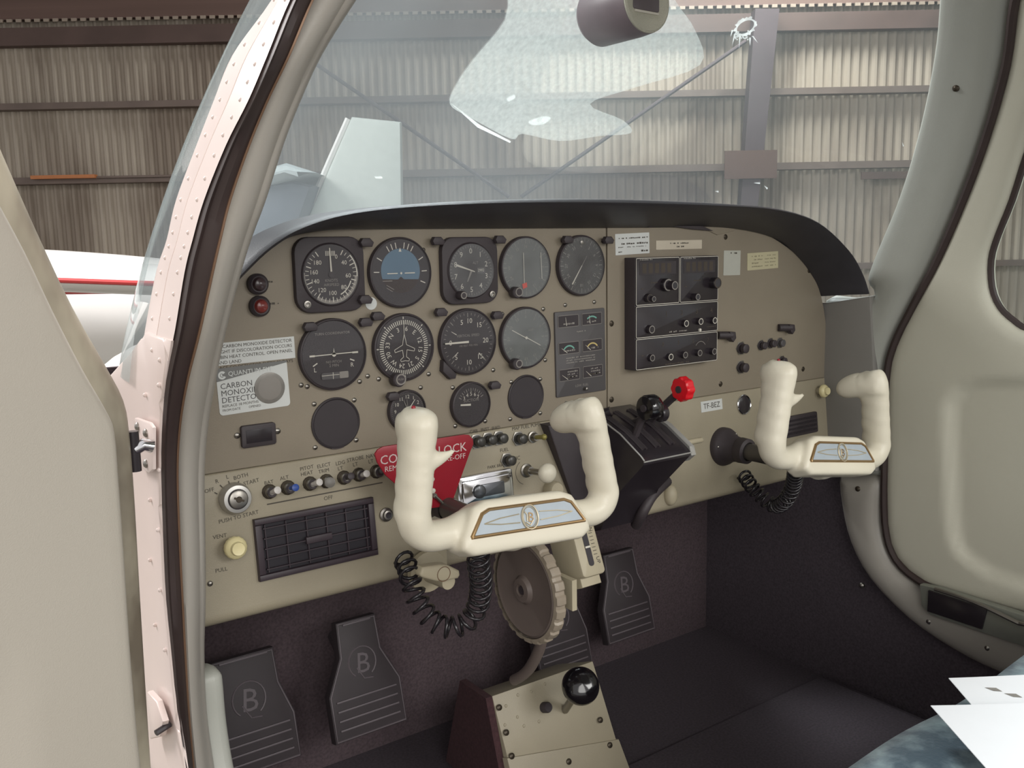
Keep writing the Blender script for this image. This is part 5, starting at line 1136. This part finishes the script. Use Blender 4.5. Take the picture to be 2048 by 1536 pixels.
# ---- trim wheel and indicator
C = at(1052, 1178, 0, .155); t = thing('pitch_trim_control', C-Z*.075, 'large grey brown trim wheel with scalloped rim under the left yoke', 'wheel')
F = Fr(C, Y, Z, X); F = Fr(C, -Y, Z, -X); WMAT = mat('grey_brown_plastic', (112, 100, 94), .45, var=.08, scale=20)
g = G(WMAT); g.lathe(F, 0, 0, [(.066, -.009), (.066, .002), (.062, .0045), (.058, .003), (.02, .004), (.016, .009), (.0085, .010), (.0085, .0075), (.0002, .0075)], 48, cap=False); g.lathe(F, 0, 0, [(.066, -.009), (.0002, -.009)], 48, cap=False); g.build('disc', t)
g = G(mat('cream_grey_rim', (150, 138, 122), .4, var=.05)); rows = []
for w_, dr in ((-.012, -.004), (-.012, .001), (-.009, .004), (0, .0045), (.004, .002), (.005, -.003)): rows.append([F((.069+dr+(.0013*(1 if (k % 8) < 5 else -1) if dr > 0 else 0))*cos(2*pi*k/192), (.069+dr+(.0013*(1 if (k % 8) < 5 else -1) if dr > 0 else 0))*sin(2*pi*k/192), w_) for k in range(192)])
g.grid(rows, close_u=True); g.build('scalloped_rim', t, ang=30)
g = G(BLK); g.lathe(F, 0, 0, [(.0065, .0070), (.006, .0082), (.002, .0085)], 16); g.build('hub_bolt', t)
t = thing('trim_indicator', at(1185, 1155, 0, .21), 'cream trim indicator housing with a dark slot, right of the trim wheel', 'indicator')
x0, x1 = .205, .245
fa, fb, fc, fd = at(1138, 1040, 0, x0), at(1180, 1030, 0, x1), at(1220, 1136, 0, x1), at(1168, 1158, 0, x0)
fa = Vector((x0, fa.y, fa.z)); fd = Vector((x0, fd.y, fd.z)); fb = Vector((x1, fa.y, fa.z)); fc = Vector((x1, fd.y, fd.z))
o_ = (fa+fb+fc+fd)/4; v_ = ((fa-fd)).normalized(); Wn = X.cross(v_); hF = (fa-fd).length
F = Fr(o_, X, v_, Wn); hw = (x1-x0)/2
g = G(CREAMD); g.box(F, -hw, hw, -hF/2, hF/2, -.055, .0, .004, .006); g.box(F, -hw+.003, hw-.003, -hF/2-.012, -hF/2+.02, -.055, -.012, .002); g.build('housing', t, ang=40)
g = G(BLKG); g.box(F, -.006, .003, -hF*.33, hF*.36, -.001, .0006, 0, .004); g.build('slot', t); g = G(WHT); g.box(F, -.0055, .0025, -.002, .0005, .0005, .0014); g.build('pointer', t)
g = G(INK); g.text(F, 'UP', .011, -hF*.26, .0004, .0055, None, -90); g.text(F, 'DN', .011, hF*.30, .0004, .0055, None, -90)
for k_ in range(7): g.quad(F, .006, .012, -hF*.16+k_*hF*.06, -hF*.16+k_*hF*.06+.0008, .0004)
g.build('lettering', t, normals=False)
g = G(CREAMD); a = at(1130, 1195, 0, .19); g.box(Fr(a, -Y, Z, -X), -.02, .02, -.012, .03, -.004, .004, .001); g.build('bracket', t)
t = thing('drain_hose', at(1040, 1360, 0, .19), 'grey bent tube hanging below the trim wheel', 'tube'); g = G(mat('hose_grey', (110, 98, 92), .5)); P_ = cr([at(1085, 1272, 0, .18), at(1078, 1300, 0, .185), at(1060, 1335, 0, .19), at(1043, 1352, 0, .19), at(1028, 1360, 0, .19)], 4); g.tube(P_, .008, 10); g.build('tube', t)

# ---- rudder pedals
def pedal(cx, cy, wt, wb, hgt, yv, lb, lgx=0):
    c = at(cx, cy, 1, yv); F = Fr(c, X, Z, -Y).tilt(14); t = thing('rudder_pedal', F(0, -hgt/2), lb, 'pedal', 'rudder pedals')
    P_ = [(-wt/2, hgt/2), (-wt/2-.002, hgt*.2), (-wb/2, -hgt*.1), (-wb/2, -hgt/2), (wb/2, -hgt/2), (wb/2, -hgt*.1), (wt/2+.002, hgt*.2), (wt/2, hgt/2)][::-1]
    g = G(PEDM); g.prism(F, P_, -.012, .004, .003); pad = g.build('pad', t)
    g = G(PEDL)
    for v in (hgt*.47, -hgt*.16, -hgt*.24, -hgt*.32, -hgt*.40): w2 = (wt if v > 0 else wb)/2-.01; g.box(F, -w2, w2, v-.0013, v+.0013, .003, .0062, .0006)
    g.tube([F(a, b, .004) for a, b in inset(P_, .003)], .0014, 6, closed=True); g.build('raised_ribs', pad)
    g = G(PEDL); s = wb*.17; ce = hgt*.12
    g.tube([F(s*1.1*cos(rad(a)), ce+s*1.15*sin(rad(a)), .004) for a in range(-55, 240, 15)], .0013, 5); g.text(F, 'B', .001, ce-s*.15, .0045, s*1.5, None, -8); g.tube([F(-s*.5, ce-s*.3, .004), F(0, ce-s*1.2, .004), F(s*.7, ce-s*1.3, .004)], .0013, 5); g.build('embossed_emblem', pad)
    g = G(BLK); g.tube([F(0, 0, -.012), F(0, .02, -.07), F(0, .10, -.14)], .008, 8); g.build('pedal_arm', t)
pedal(500, 1425, .088, .125, .16, .20, 'leftmost rudder pedal, partly behind the kick trim')
pedal(726, 1350, .065, .118, .17, .20, 'second rudder pedal from the left, in full view below the vent grille')
pedal(1118, 1255, .085, .118, .16, .22, 'rudder pedal behind the trim wheel')
pedal(1248, 1188, .075, .118, .16, .22, 'rightmost rudder pedal below the throttle quadrant')
# footwell details: dark centre tunnel and the maroon carpet beside the pedestal
PW0 = Vector((.16, .06, -.62)); PN = X.cross((Vector((.16, .06, -.62))-Vector((.16, .019, -.714))).normalized())
def pp_(x, y): return atp(x, y, PW0, PN)
g = G(CARPR); a, b = pp_(985, 1392), pp_(1020, 1536); q = [a, a+Y*.07, b+Y*.16-Z*.06, b-Z*.07+Y*-.01]
g.add([v-X*.001 for v in q]+[v-X*.012 for v in q], [(0, 1, 2, 3), (4, 5, 6, 7), (0, 1, 5, 4), (1, 2, 6, 5), (2, 3, 7, 6), (3, 0, 4, 7)]); tag(g.build('tunnel_side_carpet'), 'dark maroon carpet on the left side of the beige pedestal', 'carpet')
# ---- centre pedestal with fuel selector
vv = (Vector((.16, .06, -.62))-Vector((.16, .019, -.714))).normalized(); F = Fr(pp_(1100, 1440), X, vv, PN)
def pq(x, y): d_ = pp_(x, y)-F.o; return (d_.dot(F.u), d_.dot(F.v))
t = thing('centre_pedestal', F(0, -.15, -.05), 'beige riveted metal floor pedestal with screws along its edges', 'pedestal')
tl, tr_, br, bl = pq(984, 1392), pq(1186, 1322), pq(1250, 1536), pq(1020, 1536)
k = .10; g = G(PANEL2); g.prism(F, [bl, br, tr_, tl], -.10, 0, .002); g.build('top_plate', t)
fold = Fr(F(0, (bl[1]+br[1])/2+.004, .0015), X, vv, PN)
g = G(PANEL2); a, b = pq(1012, 1516), pq(1236, 1478); g.prism(F, [(a[0], a[1]), (b[0], b[1]), (b[0]+.02, b[1]-.16), (a[0]-.0, a[1]-.16)], -.10, .003, .002); g.build('lower_cover', t)
for x, y in ((996, 1415), (1010, 1465), (1021, 1512), (1198, 1440), (1217, 1490), (1135, 1523)):
    a = pq(x, y); g = G(SCREWM); g.lathe(F, a[0], a[1], [(.0045, .003), (.0045, .0045), (.0028, .0058), (.0002, .006)], 12, cap=False); g.build('pedestal_screw', t)
for x, y in ((1012, 1412), (1036, 1390), (1063, 1383), (1090, 1368), (1010, 1450), (1035, 1434), (1078, 1443), (1048, 1452)):
    a = pq(x, y); g = G(PANEL2); g.lathe(F, a[0], a[1], [(.0026, 0), (.002, .0012), (.0003, .0015)], 10, cap=False); g.build('pedestal_rivet', t)
a = pq(1088, 1415); g = G(BLK); g.lathe(F, a[0], a[1], [(.008, 0), (.008, .010), (.0065, .013)], 18); g.build('small_knob', t)
c = pp_(1130, 1420); kb = at(1161, 1372, 1, c.y-.06); t = thing('selector_knob', c, 'large glossy black ball knob with a ring of white print above the pedestal', 'knob')
g = G(STEEL); g.tube([c, kb], .006, 10); g.build('stem', t)
KD = (CAM-kb).normalized()*.55+(kb-c).normalized()*.45; KD.normalize(); ku = Z.cross(KD).normalized(); KF = Fr(kb, ku, KD.cross(ku), KD)
g = G(mat('black_ball_gloss', (20, 17, 20), .14, coat=.4)); g.lathe(KF, 0, 0, [(.010, -.022), (.019, -.018), (.026, -.008), (.0275, 0), (.026, .008), (.021, .015), (.012, .019), (.0003, .0205)], 36, cap=False); kn = g.build('knob', t, ang=60)
g = G(DIM); rnd = random.Random(5)
for k_ in range(26):
    a0 = -150+k_*10.5
    if k_ in (8, 17): continue
    pts = [KF(r_*cos(rad(a)), r_*sin(rad(a)), .0003+(.0205-.0275*(1-math.sqrt(max(0, 1-(r_/.0275)**2)))*.82)*.98) for r_, a in ((.0178, a0), (.0198, a0), (.0198, a0+rnd.uniform(3, 6)), (.0178, a0+rnd.uniform(3, 6)))]; g.add([p_+KD*.0006 for p_ in pts], [(0, 1, 2, 3)])
g.build('ring_print', kn, normals=False)
# seat rails on the floor
t = thing('seat_rail', at(1660, 1470, 2, -.78), 'thin dull metal rail lying on the dark cabin floor', 'rail'); g = G(mat('dull_rail', (96, 84, 84), .5, .3)); a, b = at(1578, 1425, 2, -.785), at(1745, 1500, 2, -.785); g.tube([a, b], .004, 6); g.build('rail', t)
g = G(CARPB); cc = Vector((.5, -.13, -.79)); g.box(Fr(cc, X, Y, Z), -.16, .36, -.12, .13, 0, .012, .004); tag(g.build('floor_mat'), 'dark blue grey floor mat below the right yoke', 'mat')

# ---- blue seat and papers
t = thing('passenger_seat', (.50, -.72, -.78), 'blue crushed velvet seat cushion at the lower right', 'seat')
g = G(VELV); rows = []; NU, NV = 44, 30; sx0, sx1, sy0, sy1 = .17, .82, -.460, -1.0
def seatp(u, v):
    x = sx0+(sx1-sx0)*u; y = sy0+(sy1-sy0)*v; z = -.496+.022*sstep(.35, .9, u)+.008*sin(pi*min(1, v*1.3))*sin(pi*u)+.003*sin(23*x+11*y)+.002*sin(47*y-19*x); return Vector((x, y, z))
for j in range(NV+1):
    v = j/NV; r_ = []
    for i in range(NU+1):
        u = i/NU; p_ = seatp(u, v); e_ = min(u, 1-u)*(sx1-sx0); f_ = v*(sy0-sy1); d_ = min(e_, f_)
        if d_ < .03: p_.z -= .03*(1-math.sqrt(max(0, 1-(1-d_/.03)**2)))
        r_.append(p_)
    rows.append(r_)
g.grid(rows)
loop = rows[0]+[r_[-1] for r_ in rows[1:]]+rows[-1][::-1][1:]+[r_[0] for r_ in rows[::-1][1:-1]]
c = Vector(((sx0+sx1)/2, (sy0+sy1)/2, 0)); g.grid([loop, [v+(Vector((v.x, v.y, 0))-c)*.012-Z*.03 for v in loop], [v-Z*.12 for v in loop]], close_u=True); g.build('cushion', t, ang=70)
g = G(BLK); g.box(Fr((.49, -.76, -.78), X, Y, Z), -.28, .28, -.2, .24, 0, .16, .005); g.build('seat_base', t)
g = G(mat('green_piping', (52, 92, 78), .7)); g.tube([v-Z*.03+Vector((0, .003, 0)) for v in rows[0]], .004, 6); g.build('piping', t)
g = G(VELV); hump = at(2030, 1350, 1, -.56)
def paper(name, C_, E1, E2, z, w, h, label, pr=False, lift=.0):
    c = at(*C_, 2, z); e1 = (at(*E1, 2, z)-c).normalized(); e2 = at(*E2, 2, z)-c; e2 = (e2-e1*e2.dot(e1)*.6).normalized()
    def s_(a, b, dz=0): return c+e1*w*a+e2*h*b+Z*(.004*sin(3*a+2*b)*a*(1-b)+dz)
    g = G(SHEET); n_ = 12; top = [[s_(i/n_, j/n_, .0006) for i in range(n_+1)] for j in range(n_+1)]; bot = [[s_(i/n_, j/n_) for i in range(n_+1)] for j in range(n_+1)]
    g.grid(top); g.grid(bot); o = g.build(name, ang=60); tag(o, label, 'paper', 'papers on the seat')
    if pr:
        g = G(DIM); rnd = random.Random(2)
        for a, b, s in ((.10, .12, .008), (.15, .19, .009)): g.add([s_(a, b, .001), s_(a+.04, b+.01, .001), s_(a+.05, b+.05, .001), s_(a+.02, b+.04, .001)], [(0, 1, 2, 3)])
        for k_ in range(9): a = .26+k_*.045; g.add([s_(a, .12, .001), s_(a+.012, .12, .001), s_(a+.012, .155, .001), s_(a, .155, .001)], [(0, 1, 2, 3)])
        g.build('fine_print', o, normals=False)
paper('paper_sheet', (1897, 1357), (2048, 1352), (1922, 1404), -.461, .297, .21, 'white sheet with faint grey print, under the other sheet', True)
paper('paper_sheet', (1861, 1412), (2048, 1409), (1962, 1530), -.456, .297, .21, 'blank white sheet lying on top on the blue seat')

# ---- compass hanging at the top of the windscreen
C = at(1293, 2, 0, .30); F = Fr(C, X, Z, -Y); r = .0385; t = thing('magnetic_compass', F(0, -r, -.045), 'dark round magnetic compass hanging at the top of the windscreen', 'compass')
g = G(mat('compass_flare_grey', (122, 108, 113), .4)); g.lathe(F, 0, 0, [(r*.6, -.10), (r*.85, -.097), (r*1.0, -.088), (r*1.03, -.02), (r, -.001), (r*.97, 0)], 48); g.build('barrel', t, ang=45)  # barrel lightened: lens flare over it is put into the colour
g = G(mat('stippled_cream', (190, 188, 172), .6, bump=.6, bscale=900)); g.lathe(F, 0, 0, [(r*.99, -.001), (r*.99, .0015), (r*.92, .003), (r*.86, .0012), (.0002, .0012)], 48, cap=False); fp = g.build('face', t)
g = G(mat('compass_window', (96, 88, 92), .3)); g.box(F, -.024, .020, -.012, .018, .001, .0022, .0004, .003); g.build('window', t); g = G(WHT); g.box(F, -.022, .019, -.0155, -.0125, .001, .0032, .0005); g.build('window_sill', t)
g = G(BLK); g.box(Fr(C+Y*.05+Z*.036, X, Y, Z), -.008, .008, -.02, .02, 0, .06, .001); g.build('mount', t)

for o in bpy.data.objects:
    if '_w' in o: del o['_w']
    if '_f' in o: del o['_f']
